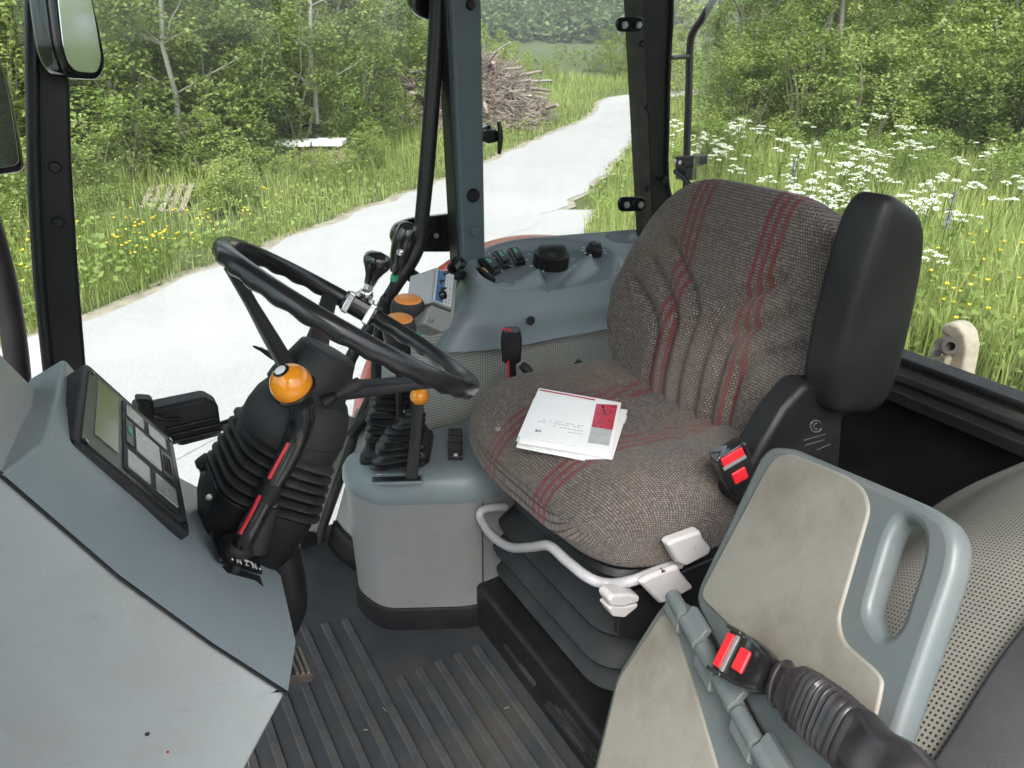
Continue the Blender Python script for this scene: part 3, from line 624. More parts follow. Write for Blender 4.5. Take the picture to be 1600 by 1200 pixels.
wheel = empty('steering_wheel', CW, 'glossy black three spoke steering wheel with finger grips', 'steering wheel')
rim_r = .1905; CW0 = CW; CW = CW - EW * .007; v_, fc = [], []; NR, NC = 144, 14
for i in range(NR):
    th = 2 * math.pi * i / NR; d = EW * math.cos(th) + EY * math.sin(th); sc_ = .0014 * math.sin(30 * th)
    for j in range(NC):
        ph = 2 * math.pi * j / NC; lowside = max(0, -math.sin(ph)) ; r = .0120 + sc_ * lowside
        v_.append(CW + d * (rim_r + r * math.cos(ph) * .95) + NW * (r * 1.12 * math.sin(ph)))
for i in range(NR):
    for j in range(NC): fc.append((i * NC + j, ((i + 1) % NR) * NC + j, ((i + 1) % NR) * NC + (j + 1) % NC, i * NC + (j + 1) % NC))
ob('rim', (v_, fc), MT['rim'], wheel, sharp=80)
hubo = ob('hub', lathe([(.0, .070), (.034, .070), (.036, .0695), (.0365, .068), (.038, .0685), (.041, .067), (.0425, .063), (.050, .035), (.056, .012), (.057, .0), (.05, -.004)], AX, NW, 36), MT['char'], wheel, sharp=35)
for ang, rr in ((188, 0), (352, 0), (80, 0)):
    th = R(ang); d = EW * math.cos(th) + EY * math.sin(th); side = NW.cross(d)
    q0, q1 = AX + d * .042 + NW * .024, CW + d * (rim_r - .006) - NW * .010; p = [q0, q0.lerp(q1, .33), q0.lerp(q1, .67), q1]
    rg = []
    for k, q in enumerate(p):
        t = (p[min(k + 1, 3)] - p[max(k - 1, 0)]).normalized(); nn = t.cross(side).normalized(); w_ = (.021, .018, .014, .013)[k]; h_ = (.010, .009, .007, .007)[k]
        rg.append(rrect(q, side, nn, w_, h_, .006, 3))
    ob('spoke', loft(rg), MT['char'], wheel, sharp=50)
# spinner knob clamped on the far rim
kt = None; best = 1e9
for th in np.linspace(0, 2 * math.pi, 400):
    q = CW + (EW * math.cos(th) + EY * math.sin(th)) * rim_r
    if q.y < .95: continue
    w = q - CAM; u_, vv = 800 + F * w.dot(RT) / w.dot(FW), 600 - F * w.dot(UP) / w.dot(FW)
    if abs(u_ - 562) < best: best = abs(u_ - 562); KP, kt = q, th
kd = EW * math.cos(kt) + EY * math.sin(kt); ktan = NW.cross(kd)
spin = empty('spinner_knob', KP, 'glossy black steering knob on a chrome clamp on the wheel rim', 'steering knob')
ob('clamp', loft([rrect(KP + ktan * t, kd, NW, a, a, .006, 3) for t, a in ((-.030, .012), (-.028, .0165), (.028, .0165), (.030, .012))]), MT['gloss'], spin, bevel=.002)
ob('clamp_strap', box((0, 0, 0), (.006, .0185, .0185), basis(KP - ktan * .019, ktan, kd)), MT['chrome'], spin, bevel=.003)
ob('clamp_strap', box((0, 0, 0), (.006, .0185, .0185), basis(KP + ktan * .019, ktan, kd)), MT['chrome'], spin, bevel=.003)
kb = KP + NW * .016; kh = px(590, 408, d=(KP - CAM).dot(FW) - .01); ka = (kh - kb).normalized(); kl = (kh - kb).length; ks = kl / .088
SL = lambda pr: [(r * ks * 1.18, h * ks) for r, h in pr]
ob('ball_joint', lathe(SL([(0.006, -.004), (.012, .004), (.0145, .012), (.012, .020), (.007, .024)]), kb, ka, 20), MT['chrome'], spin, sharp=80)
ob('collar', lathe(SL([(.009, 0), (.0105, .001), (.0105, .012), (.009, .013)]), kb + ka * (.022 * ks), ka, 6), MT['steel'], spin)
ob('knob', lathe(SL([(.010, .0), (.0105, .004), (.0125, .018), (.0185, .032), (.0245, .043), (.0265, .053), (.0245, .064), (.016, .072), (0, .075)]), kb + ka * (.034 * ks), ka, 28), MT['gloss'], spin, sharp=80)
for s in (-1, 1): ob('clamp_bolt', lathe([(.005, 0), (.005, .006), (0, .007)], KP - kd * .016 + ktan * (.012 * s) + NW * .017, NW, 8), MT['steel'], spin)

# ================================================================== SHUTTLE LEVER
BP = px(455, 600, y=.84); tc = (CAM - BP).normalized(); ba = (tc * .66 + UP * .6 - RT * .45).normalized(); br_ = 33 * mpp(BP)
shl = empty('shuttle_lever', px(378, 855, y=.88), 'bent black shuttle lever with large orange ball knob and red stripe', 'lever')
kn = ob('ball_knob', lathe([(br_ * math.cos(a), br_ * math.sin(a)) for a in np.linspace(R(-28), R(90), 16)], BP, ba, 36), MT['orange'], shl, sharp=80)
ob('knob_rim', lathe([(br_ * .6, -br_ * .80), (br_ * .95, -br_ * .62), (br_ * 1.07, -br_ * .40), (br_ * 1.05, -br_ * .30), (br_ * .9, -br_ * .26)], BP, ba, 36), MT['gloss'], shl, sharp=60)
ob('button_ring', lathe([(br_ * .40, br_ * .90), (br_ * .40, br_ * .955), (br_ * .34, br_ * .98)], BP, ba, 24), MT['gloss'], kn)
ob('button', lathe([(br_ * .27, br_ * .93), (br_ * .27, br_ * 1.0), (br_ * .2, br_ * 1.03), (0, br_ * 1.04)], BP - RT * .0008, ba, 20), MT['white'], kn)
rod = [px(470, 628, y=.855), px(473, 650, y=.86), px(466, 675, y=.865), px(452, 708, y=.862), px(430, 750, y=.856), px(408, 792, y=.852), px(390, 826, y=.85), px(378, 852, y=.85)]
ob('rod', tube(rod, [.016, .0165, .0165, .0155, .014, .0135, .014, .013], 14, k=4), MT['gloss'], shl)
ob('rod_band', tube([rod[4].lerp(rod[5], .1), rod[4].lerp(rod[5], .75)], .0150, 14), MT['black'], shl)
off = -RT * .0118 + tc * .0075
for a, b, c in ((px(447, 686, y=.866), px(432, 713, y=.861), px(417, 741, y=.857)), (px(403, 767, y=.855), px(389, 795, y=.852), px(372, 826, y=.85))):
    ob('red_stripe', tube([a - V((0, .012, 0)), b - V((0, .012, 0)), c - V((0, .012, 0))], .0026, 8), MT['redlever'], shl)
cup = ob('sleeve', tube([px(416, 787, y=.872), px(404, 820, y=.868), px(393, 858, y=.864)], [.019, .020, .020], 20), MT['char'], shl)
ob('sleeve_mouth', lathe([(.0145, 0), (.0145, .0025), (.004, .0028)], px(416.5, 786.5, y=.872), (px(416, 787, y=.872) - px(404, 820, y=.868)), 20), MT['pad'], cup)
ob('rod_clip', tube([px(u, v, y=.842) for u, v in ((392, 812), (398, 812), (400, 822), (396, 836), (393, 842))], .0024, 8), MT['steel'], shl)
ob('lever_seat', lathe([(.024, 0), (.022, .006), (.014, .012)], px(374, 852, y=.86), (px(390, 826, y=.85) - px(374, 852, y=.86)), 20), MT['black'], shl)
# clutch pedal end
ped = empty('clutch_pedal', px(466, 1050, y=.86), 'small ribbed pedal pad just below the dashboard edge', 'pedal')
PB = px(463, 1040, y=.86)
ob('pad', box((0, 0, 0), (.017, .03, .008), basis(PB, (.9, 0, -.35), (0, 1, 0))), MT['rust'], ped, bevel=.003)
for k in (-1, 0, 1): ob('pad_rib', box((.0085 * k, 0, .009), (.0022, .028, .002), basis(PB, (.9, 0, -.35), (0, 1, 0))), MT['pad'], ped, bevel=.0008)
ob('arm', tube([PB + V((-.005, .01, -.008)), PB + V((-.09, .05, .03)), PB + V((-.18, .06, .15))], .009, 10), MT['blacksteel'], ped)

# ================================================================== GEAR PEDESTAL
pedp = [V((.366, 1.315, 0)), V((.390, 1.243, 0)), V((.572, 1.147, 0)), V((.72, 1.16, 0)), V((.72, 1.385, 0)), V((.41, 1.385, 0)), V((.369, 1.36, 0))]
pc_ = V((.53, 1.27, 0))
def ped_ring(z, o, r=.045):
    pts = []
    m = len(pedp)
    for i in range(m):
        a, p, b = pedp[i - 1], pedp[i], pedp[(i + 1) % m]; d1 = (p - a).normalized(); d2 = (b - p).normalized()
        n1, n2 = V((d1.y, -d1.x, 0)), V((d2.y, -d2.x, 0)); bis = (n1 + n2).normalized(); k = 1 / max(bis.dot(n1), .5)
        pts.append(p + bis * (o * k))
    return [V((p.x, p.y, z)) for p in rpoly(pts, r, 6)]
gp = empty('gear_pedestal', (.5, 1.27, FLOOR), 'grey pedestal with blue grey cap and black kick strip beside the seat', 'pedestal')
ob('body', loft([ped_ring(1.105, .0), ped_ring(1.44, .004), ped_ring(1.455, .0)]), MT['ped'], gp, sharp=50)
ob('kick_strip', loft([ped_ring(1.10, .007), ped_ring(1.152, .007), ped_ring(1.158, .004), ped_ring(1.158, -.01)]), MT['black'], gp, sharp=40)
ob('cap', loft([ped_ring(1.436, -.004), ped_ring(1.434, .006), ped_ring(1.446, .009), ped_ring(1.47, .007), ped_ring(1.487, -.002), ped_ring(1.496, -.016), ped_ring(1.500, -.034)]), MT['blue'], gp, sharp=70)
ob('panel_seam', tube([V((.585, 1.141, 1.16)), V((.588, 1.141, 1.43))], .0012, 6), MT['blacksteel'], gp)
TZ = 1.5005
slot = ob('lever_slot', prism([px(u, v, z=TZ) for u, v in ((578, 746), (661, 744), (662, 757), (579, 759))], (0, 0, .006)), MT['blue'], gp, bevel=.0015)
ob('slot_gap', prism([px(u, v, z=TZ + .0065) for u, v in ((582, 746), (657, 744), (658, 751), (582, 753))], (0, 0, .001)), MT['blacksteel'], slot)
for k in range(4): ob('slot_mark', prism([px(u, v, z=TZ) for u, v in ((588 + 11 * k, 741.5), (597 + 11 * k, 741.2), (597 + 11 * k, 743.4), (588 + 11 * k, 743.6))], (0, 0, .0008)), MT['white'], gp, smooth=False)
for u in (583, 656): ob('slot_mark', lathe([(.002, 0), (.002, .0008)], px(u, 742.5, z=TZ), (0, 0, 1), 3), MT['white'], gp)
for k in range(4):
    s_ = ob('toggle_switch', prism([px(u, v, z=TZ) for u, v in ((701, 675 + 11.5 * k), (722, 675 + 11.5 * k), (723, 685 + 11.5 * k), (700, 685 + 11.5 * k))], (0, 0, .010)), MT['gloss'], gp, bevel=.0015)
    if k == 3: ob('switch_mark', prism([px(u, v, z=TZ + .0105) for u, v in ((709, 709), (715, 709), (715, 713), (709, 713))], (0, 0, .0006)), MT['white'], s_)
# rubber gaiter with two sleeves
def bellows(path, r0, r1, n, sub=16, sq=1.0, flat=1.0):
    path = crom([V(p) for p in path], 12); L = [0]
    for a, b in zip(path, path[1:]): L.append(L[-1] + (b - a).length)
    def atl(s):
        s *= L[-1]; i = max(0, min(len(L) - 2, next((k for k in range(len(L) - 1) if L[k + 1] >= s), len(L) - 2))); t = (s - L[i]) / max(L[i + 1] - L[i], 1e-9); return path[i].lerp(path[i + 1], t), (path[i + 1] - path[i]).normalized()
    prof = ((0, .80), (.12, .84), (.40, .99), (.58, 1.03), (.75, .99), (.92, .82))
    rings = []
    for k in range(n):
        for q, w in prof:
            s = (k + q) / n; c, t = atl(s); r = (r0 + (r1 - r0) * s) * w
            wob = V((math.sin(k * 2.1), math.cos(k * 3.3), 0)) * .0012
            e1 = (RT - t * RT.dot(t)).normalized(); e2 = t.cross(e1)
            rings.append(rrect(c + wob, e1, e2, r, r * flat, r * sq, 5))
    return loft(rings)
gt = empty('gear_gaiter', px(617, 725, z=TZ), 'black concertina rubber gaiter with two pleated sleeves on the pedestal', 'gaiter')
G0 = px(612, 722, z=TZ) + V((.01, .03, .0)); g1 = V((RT.x, RT.y, 0)).normalized(); g2 = V((-g1.y, g1.x, 0))
ob('base_flange', loft([rrect(G0 + V((.02, .01, z)), g1, g2, a, a * .85, .012) for z, a in ((0, .072), (.004, .073), (.018, .070), (.022, .066), (.03, .062))]), MT['gaiter'], gt, sharp=45)
def pleats(path, n, flat=.8, slope=.0):
    """concertina whose pleats lie across the view: path = (u, v, y, half width in photo pixels)"""
    pts = crom([px(u, v, y=y) for u, v, y, w in path], 10); ws = [p.x for p in crom([V((w, 0, 0)) for u, v, y, w in path], 10)]; m = len(pts) - 1; rings = []
    for k in range(n):
        sl = slope * (1 - .5 * k / n) + .05 * math.sin(k * 2.3)
        e1 = (RT + V((0, 0, sl))).normalized(); e2 = V((-RT.y, RT.x, 0)).normalized()
        for q, w in ((.0, .74), (.12, .80), (.40, .98), (.56, 1.06), (.66, 1.04), (.80, .88), (.93, .75)):
            f = (k + q) / n * m; i = min(int(f), m - 1); c = pts[i].lerp(pts[i + 1], f - i); hw_ = (ws[i] + (ws[i + 1] - ws[i]) * (f - i)) * mpp(c) * w * (1 + .035 * math.sin(k * 5.1))
            rings.append(rrect(c + RT * (.0015 * math.sin(k * 3.7)), e1, e2, hw_, hw_ * flat, hw_ * .55, 5))
    return loft(rings)
ob('sleeve', pleats([(600, 726, 1.315, 26), (597, 690, 1.33, 23), (600, 650, 1.345, 25), (614, 616, 1.35, 27), (622, 596, 1.355, 24)], 12, .8, -.12), MT['gaiter'], gt, sharp=50)
ob('sleeve', pleats([(621, 722, 1.25, 44), (626, 702, 1.25, 41), (630, 680, 1.25, 35), (640, 658, 1.26, 25), (650, 638, 1.27, 13)], 9, .62, .16), MT['gaiter'], gt, sharp=50)
ob('side_sleeve', bellows([px(655, 722, z=1.51), px(656, 705, z=1.54), px(657, 690, z=1.56)], .018, .014, 3, sq=.7), MT['gaiter'], gt, sharp=50)
ob('stem', tube([px(648, 640, y=1.275), px(650, 610, y=1.28), px(652, 596, y=1.28)], [.012, .008, .006], 10), MT['black'], gt)
hl = empty('hand_throttle', px(643, 750, z=TZ), 'flat black lever with small orange ball in the pedestal slot', 'lever')
T0, T1 = px(643, 750, z=TZ + .004), px(655, 622, y=1.19)
ob('blade', loft([rrect(T0.lerp(T1, s), g1, g2, a, .003, .001, 2) for s, a in ((0, .0115), (.5, .0108), (.97, .0095))]), MT['blacksteel'], hl, bevel=.001)
ob('ball_knob', lathe([(14.3 * mpp(T1) * math.cos(a), 14.3 * mpp(T1) * math.sin(a)) for a in np.linspace(R(-88), R(90), 18)], px(655, 619, y=1.19), (0, 0, 1), 24), MT['orange'], hl, sharp=80)

# ================================================================== SIDE LEVERS
def knob_lever(u, v, y, rp, label):
    P = px(u, v, y=y); r = rp * mpp(P); ax = V((.05, -.12, 1)).normalized()
    e = empty('joystick_lever', P - V((0, 0, .06)), label, 'lever', 'orange topped hydraulic levers')
    ob('grip', lathe([(r * .35, -r * 1.5), (r * .6, -r * 1.2), (r * .95, -r * .6), (r * 1.02, -r * .1), (r * .96, r * .45), (r * .8, r * .68), (r * .78, r * .70)], P, ax, 30), MT['char'], e, sharp=60)
    ob('cap', lathe([(r * .80, r * .66), (r * .78, r * .73), (r * .6, r * .80), (0, r * .85)], P, ax, 30), MT['orangetop'], e, sharp=60)
    ob('stem', tube([P - ax * (r * 1.4), P - ax * (r * 1.4) - V((0, -.04, .30))], .008, 8), MT['black'], e)
knob_lever(637, 485, 1.33, 27, 'orange capped black control knob higher up, next to the grey radio style box')
knob_lever(624, 514, 1.26, 26, 'orange capped black control knob lower, just above the wheel rim')
tl = empty('gear_lever', px(600, 490, y=1.40), 'tall lever with long glossy black grip in front of the grab rail', 'lever')
ga = [px(618, 427, y=1.36), px(622, 415, y=1.36), px(629, 388, y=1.355), px(635, 366, y=1.35), px(637, 352, y=1.35), px(638, 347, y=1.35)]
s_ = mpp(ga[2])
ob('grip', tube(ga, [9 * s_, 14 * s_, 18 * s_, 18.5 * s_, 14 * s_, 7 * s_], 20, k=4), MT['gloss'], tl, sharp=80)
ob('screw', lathe([(5.5 * s_, 0), (5 * s_, 3 * s_), (0, 5 * s_)], px(625, 394, y=1.33), (-.2, -1, .2), 12), MT['chrome'], tl)
ob('rod', tube([px(618, 426, y=1.36), px(611, 450, y=1.37), px(604, 474, y=1.385)], .0055, 8), MT['char'], tl)
ob('rod_band', tube([px(617, 429, y=1.358), px(615, 438, y=1.362)], .0075, 8), MT['green'], tl)
ob('boot', bellows([px(594, 502, y=1.41), px(599, 484, y=1.40), px(606, 462, y=1.385)], .024, .010, 3), MT['gaiter'], tl)
ob('rod', tube([px(594, 502, y=1.41), px(588, 560, y=1.42), px(586, 640, y=1.40)], .012, 8), MT['black'], tl)
# grip with two red buttons beside the seat
gl_ = empty('joystick', px(800, 600, y=1.27), 'black joystick grip with two red buttons between seat and console', 'joystick')
JP = px(799, 540, y=1.27); s_ = mpp(JP)
ob('grip', loft([rrect(JP + V((0, 0, 1)) * (z * s_), RT, V((-RT.y, RT.x, 0)), a * s_, 13 * s_, 5 * s_, 3) for z, a in ((-25, 11), (-22, 15), (-5, 16), (12, 16.5), (24, 14), (27, 12))]), MT['black'], gl_, sharp=35)
for u, v in ((788, 515), (796, 517)): ob('button', lathe([(2.6 * s_, 0), (2.4 * s_, 2.5 * s_), (0, 3 * s_)], px(u, v, y=1.262), (0, -.3, 1), 12), MT['red'], gl_)
ob('shaft', tube([JP - V((0, 0, 20 * s_)), px(801, 600, y=1.27), px(802, 640, y=1.27)], 7 * s_, 10), MT['blacksteel'], gl_)
ob('cable', tube([px(794, 564, y=1.258), px(795, 600, y=1.258)], 1.6 * s_, 6), MT['redlever'], gl_)
for u, v, w, lab in ((822, 576, 10, 'small grey lever tip beside the joystick shaft'), (907, 571, 9, 'small grey lever tip beside the backrest foot')):
    P = px(u, v, y=1.31); s_ = mpp(P); e = empty('spool_lever', P, lab, 'lever')
    ob('handle', tube([P + RT * (-w * .8 * s_) + UP * (w * .7 * s_), P, P + RT * (w * s_) - UP * (w * 1.1 * s_)], [w * .55 * s_, w * .8 * s_, w * .6 * s_], 12, k=3), MT['char'], e)
    ob('stem', tube([P, P - V((0, 0, .12))], .006, 8), MT['black'], e)

# ================================================================== CONTROL BOX
cbN = V((.72, -.60, .36)).normalized(); CB = px(693, 450, y=1.37)
cb = empty('control_box', px(690, 500, y=1.40), 'small metal control box with blue label and toggle knobs on a bracket', 'control box')
cf = [(681, 418), (710, 429), (705, 484), (675, 472)]
bd = ob('case', prism([pp(u, v, CB, cbN) for u, v in cf], cbN * -.062), MT['alu'], cb, bevel=.003)
fp = plate('front_plate', [[(682.5, 420), (708.5, 430), (704, 481), (677, 470)]], CB, cbN, .002, MT['white'], cb, .0004, .001, .0016)
plate('blue_label', [[(683.5, 421.5), (696, 426.5), (690, 474), (678.5, 469)]], CB, cbN, .001, MT['bluelabel'], fp, .0002, 0, .0024)
for i, (u, v) in enumerate(((692, 429), (686, 441), (688, 453))):
    ob('toggle', lathe([(.004, 0), (.004, .003), (.0025, .004), (.0028, .011), (0, .012)], pp(u, v, CB, cbN) + cbN * .002, cbN, 12), MT['gloss'], fp)
    ob('toggle_nut', lathe([(.006, 0), (.006, .0015)], pp(u, v, CB, cbN) + cbN * .002, cbN, 6), MT['chrome'], fp)
ob('dial', lathe([(.0095, 0), (.009, .010), (.007, .012), (0, .012)], pp(687, 463, CB, cbN) + cbN * .002, cbN, 16), MT['gloss'], fp)
lx = (pp(705, 484, CB, cbN) - pp(710, 429, CB, cbN)).normalized(); ly = (pp(710, 429, CB, cbN) - pp(681, 418, CB, cbN)).normalized()
for k in range(9):
    for q in range(2):
        a = pp(699 + 5 * q - .55 * k, 428 + 2 * q + 5.5 * k, CB, cbN) + cbN * .0022; ob('label_line', box((0, 0, 0), (.0018, .0012 + .0006 * ((k * 7 + q) % 3), .0002), basis(a, lx, ly)), MT['ink'], fp, smooth=False)
ob('bracket', prism([pp(u, v, CB - cbN * .006, cbN) for u, v in ((674, 476), (705, 488), (711, 436), (714, 438), (710, 492), (702, 514), (690, 519), (662, 506))], cbN * -.030), MT['alu'], cb, bevel=.002)
ob('bracket_bolt', lathe([(.0045, 0), (.0045, .004), (0, .005)], pp(676, 499, CB, cbN) - cbN * .004, (.2, -1, .1), 8), MT['steel'], cb)
ob('bracket_arm', tube([CB - cbN * .03 + V((.02, .04, .02)), px(725, 430, y=1.56)], .012, 8), MT['black'], cb)
for pt in ([px(706, 420, y=1.50), px(716, 408, y=1.52), px(722, 412, y=1.54)], ): ob('clip', tube(pt, .013, 8), MT['gloss'], cb)
ob('green_plug', box((0, 0, 0), (.010, .006, .006), basis(px(662, 518, y=1.395), RT, (0, 0, 1))), MT['green'], cb, bevel=.001)

# ================================================================== SIDE CONSOLE
con = empty('side_console', (1.0, 1.5, 1.6), 'blue grey control console below the side window with two dials', 'control console')
def cur(l): return crom([px(u, v, y=y) for u, v, y in l], 36)
cB = cur([(683, 500, 1.56), (694, 527, 1.42), (783, 528, 1.385), (870, 513, 1.385), (955, 497, 1.385), (1045, 480, 1.385)])
cR = cur([(728, 414, 1.57), (744, 444, 1.455), (790, 461, 1.425), (870, 451, 1.425), (955, 434, 1.425), (1050, 414, 1.425)])
cF = cur([(738, 399, 1.63), (760, 386, 1.665), (806, 374, 1.685), (870, 368, 1.685), (944, 362, 1.685), (1022, 356, 1.685)])
nT = 72; rows_ = []; na = len(cB)
def pjx(P): w = P - CAM; d = w.dot(FW); return 800 + F * w.dot(RT) / d, 600 - F * w.dot(UP) / d
def sdist(u, v, a, b):
    d = (b[0] - a[0], b[1] - a[1]); t = max(0, min(1, ((u - a[0]) * d[0] + (v - a[1]) * d[1]) / (d[0] ** 2 + d[1] ** 2))); return math.hypot(u - a[0] - t * d[0], v - a[1] - t * d[1]), t
def top_h(u, v):
    h = 0
    e = ((u - 857) / 122) ** 2 + ((v - 412) / (44 if v > 412 else 40)) ** 2       # recessed dish of the control area
    h -= .022 / (1 + math.exp(min((e - .82) * 30, 50)))
    for a, b, w, hh in (((788, 447), (842, 424), 7, .030), ((885, 430), (922, 404), 8, .034)):
        d, t = sdist(u, v, a, b); h += hh * (.25 + .75 * t) * math.exp(-(d / w) ** 2)
    d = math.hypot((u - 862) / 36, (v - 405) / 22); h -= .004 * math.exp(-min(d, 4) ** 4)
    e = ((u - 980) / 27) ** 2 + ((v - 370) / 8.5) ** 2; h -= .035 / (1 + math.exp(min((e - 1) * 9, 50)))
    return h
for q in (-.25, 0, .2, .45, .7, .88, .97):
    rows_.append([cB[i].lerp(cR[i], q) + V((0, -.012 * math.sin(math.pi * max(q, 0)), 0)) for i in range(na)])
for k in range(nT + 1):
    t = k / nT; r = []
    for i in range(na):
        P = cR[i].lerp(cF[i], t); u, v = pjx(P); lip = .006 * math.sin(math.pi * min(t * 11, 1)) if t < .09 else 0
        r.append(P + V((0, 0, lip + top_h(u, v))))
    rows_.append(r)
rows_.append([p + V((0, .012, -.012)) for p in rows_[-1]]); rows_.append([p + V((0, .0, -.10)) for p in rows_[-1]])
vv_ = [p for r in rows_ for p in r]; ff = [(i * na + j, i * na + j + 1, (i + 1) * na + j + 1, (i + 1) * na + j) for i in range(len(rows_) - 1) for j in range(na - 1)]
ob('shell', (vv_, ff), MT['blue'], con, sharp=75)
CN = V((0, -.22, .97)).normalized()
def surf(u, v): return pp(u, v, px(862, 408, y=1.54), CN)
CP = surf(862, 406)
def dial(name, u, v, rp, h, ridges, dot):
    P = surf(u, v); r = rp * mpp(P); ax = V((0, -.15, 1)).normalized(); n = ridges * 3
    vf = lathe([(r, -.01), (r, h * .15), (r * .99, h * .5), (r * .90, h * .58), (r * .84, h * .62), (r * .76, h * .92), (r * .66, h), (0, h * 1.03)], P, ax, n)
    vs2 = list(vf[0])
    for ring in range(0, 3):
        for j in range(n):
            if j % 3 == 0: i = ring * n + j; c = P + ax * (vs2[i] - P).dot(ax); vs2[i] = c + (vs2[i] - c) * .93
    d = ob(name, (vs2, vf[1]), MT['gloss'] if ridges < 20 else MT['black'], con, sharp=35)
    w = P + ax * h; ob('dial_dot', lathe([(r * .09, 0), (r * .09, .001)], w + RT * (dot[0] * r) + ax * .0012 - V((RT.y, -RT.x, 0)) * (dot[1] * r), ax, 10), MT['white'], d)
    for k in range(9):
        a = R(-40 + 32.5 * k); q = P + CN * .001 + V((math.cos(a), math.sin(a), 0)) * (r * 1.38)
        q = q - CN * ((q - P).dot(CN)) + CN * .0016
        ob('dial_mark', box((0, 0, 0), (.0042, .0011, .0005), basis(q, (math.cos(a), math.sin(a), .2 * math.sin(a)), (-math.sin(a), math.cos(a), .2 * math.cos(a)))), MT['white'], con, smooth=False)
dial('lift_dial', 861, 409, 28, .043, 30, (-.35, .1)); dial('small_dial', 928, 393, 13, .024, 24, (.3, .0))
for i, (q, m) in enumerate(([[(743, 418), (752, 417), (775, 435), (774, 441)], 'amber'], [[(747, 404), (763, 401), (784, 419), (771, 426)], 'green'], [[(770, 392), (785, 390), (800, 411), (787, 415)], 'green'], [[(794, 387), (810, 386), (822, 407), (807, 410)], 'green'])):
    c = surf(sum(p[0] for p in q) / 4, sum(p[1] for p in q) / 4)
    rk = plate('rocker_switch', [q], c + CN * (.009 if i == 0 else .004), CN, .014, MT['gloss'], con, .0012, .002, 0)
    cx, cy = sum(p[0] for p in q) / 4, sum(p[1] for p in q) / 4
    def shr(k, ox=0, oy=0): return [(cx + (p[0] - cx) * k + ox, cy + (p[1] - cy) * k + oy) for p in q]
    plate('rocker_key', [shr(.62)], c + CN * .004, CN, .006, MT['char'], rk, .0012, .002, .0045)
    plate('rocker_symbol', [shr(.34, -3, -3.2)], c + CN * .004, CN, .001, MT[m], rk, .0002, .0005, .0052)
for u, v in ((764, 397), (773, 404), (784, 424), (797, 416)): ob('symbol_dot', lathe([(.0022, 0), (.0022, .0008)], surf(u, v) + CN * .001, CN, 8), MT['white'], con)
ob('face_screw', lathe([(.011, 0), (.011, .002), (.007, .0025), (.006, .001), (0, .001)], px(829, 501, y=1.374), (0, -1, 0.05), 18), MT['char'], con)

# ================================================================== DRIVER SEAT
seat = empty('driver_seat', (.85, .955, 1.215), 'suspended driver seat in brown grey woven fabric with red stripes', 'driver seat')
def groove(u, w, lines, wd, dp):
    h = 0
    for ln in lines:
        d = min(sdist(u, w, ln[i], ln[i + 1])[0] for i in range(len(ln) - 1)); h = max(h, math.exp(-(d / wd) ** 2))
    return -dp * h
# cushion: local x = forward(-)/back(+), y = across, z = up
SC = V((.815, .955, 1.590)); tilt = R(-3)
P, fs, C = rbox(76, 76, 14, 5.5)
HX, HY, HZ = .262, .268, .080
lines = []
for s in (-1, 1):
    for k in range(3): lines.append([(.25, s * (.022 + .040 * k)), (.06 + .01 * k, s * (.022 + .040 * k)), (.03 + .01 * k, s * (.03 + .046 * k)), (-.02 + .025 * k, s * (.075 + .05 * k))])
def cush(p):
    x, y, z = p[0] * HX, p[1] * HY, p[2] * HZ
    if x < 0: y *= 1 - .10 * (x / HX) ** 4                           # rounded front corners
    z += .012 * math.exp(-((abs(y) - .2) / .06) ** 2) * (p[2] > 0)      # soft side bolsters
    if p[2] > 0:
        z += p[2] * groove(x, y, lines, .012, .008)
        z -= .010 * math.exp(-((x - .02) / .12) ** 2 - (y / .13) ** 2)
        z += .004 * mnoise.noise(V((x * 9, y * 9, 3)))
        if x < -.1: z -= .05 * ((-x - .1) / .16) ** 2
    if x < 0 and p[2] < 0: x += .03 * p[2] * p[2]
    x += .006 * mnoise.noise(V((y * 7, z * 9, 1)))
    c, s = math.cos(tilt), math.sin(tilt)
    return SC + V((x * c + z * s, y, -x * s * -1 * -1 + z * c)) if False else SC + V((x * c - z * s, y, x * s + z * c))
cv = [cush(p) for p in P]
cuv = [(p[1] * HY, (p[0] * HX) - (HZ * (1 - p[2]) if p[0] < -.6 else 0)) for p in P]
cuv = []
for p in P:
    x, y, z = p[0] * HX, p[1] * HY, p[2] * HZ
    d = HZ - z; over_f = max(0, -p[0] - .55) / .45; over_s = max(0, abs(p[1]) - .6) / .4
    cuv.append((y + math.copysign(d * over_s, y), x - d * over_f))
ob('cushion', (cv, fs, cuv), MT['fabric'], seat, sharp=120)
ob('cushion_tear', lathe([(.006, 0), (.004, .002), (0, .0025)], px(778, 670, z=1.652), (-.3, -.2, 1), 7), MT['pad'], seat)
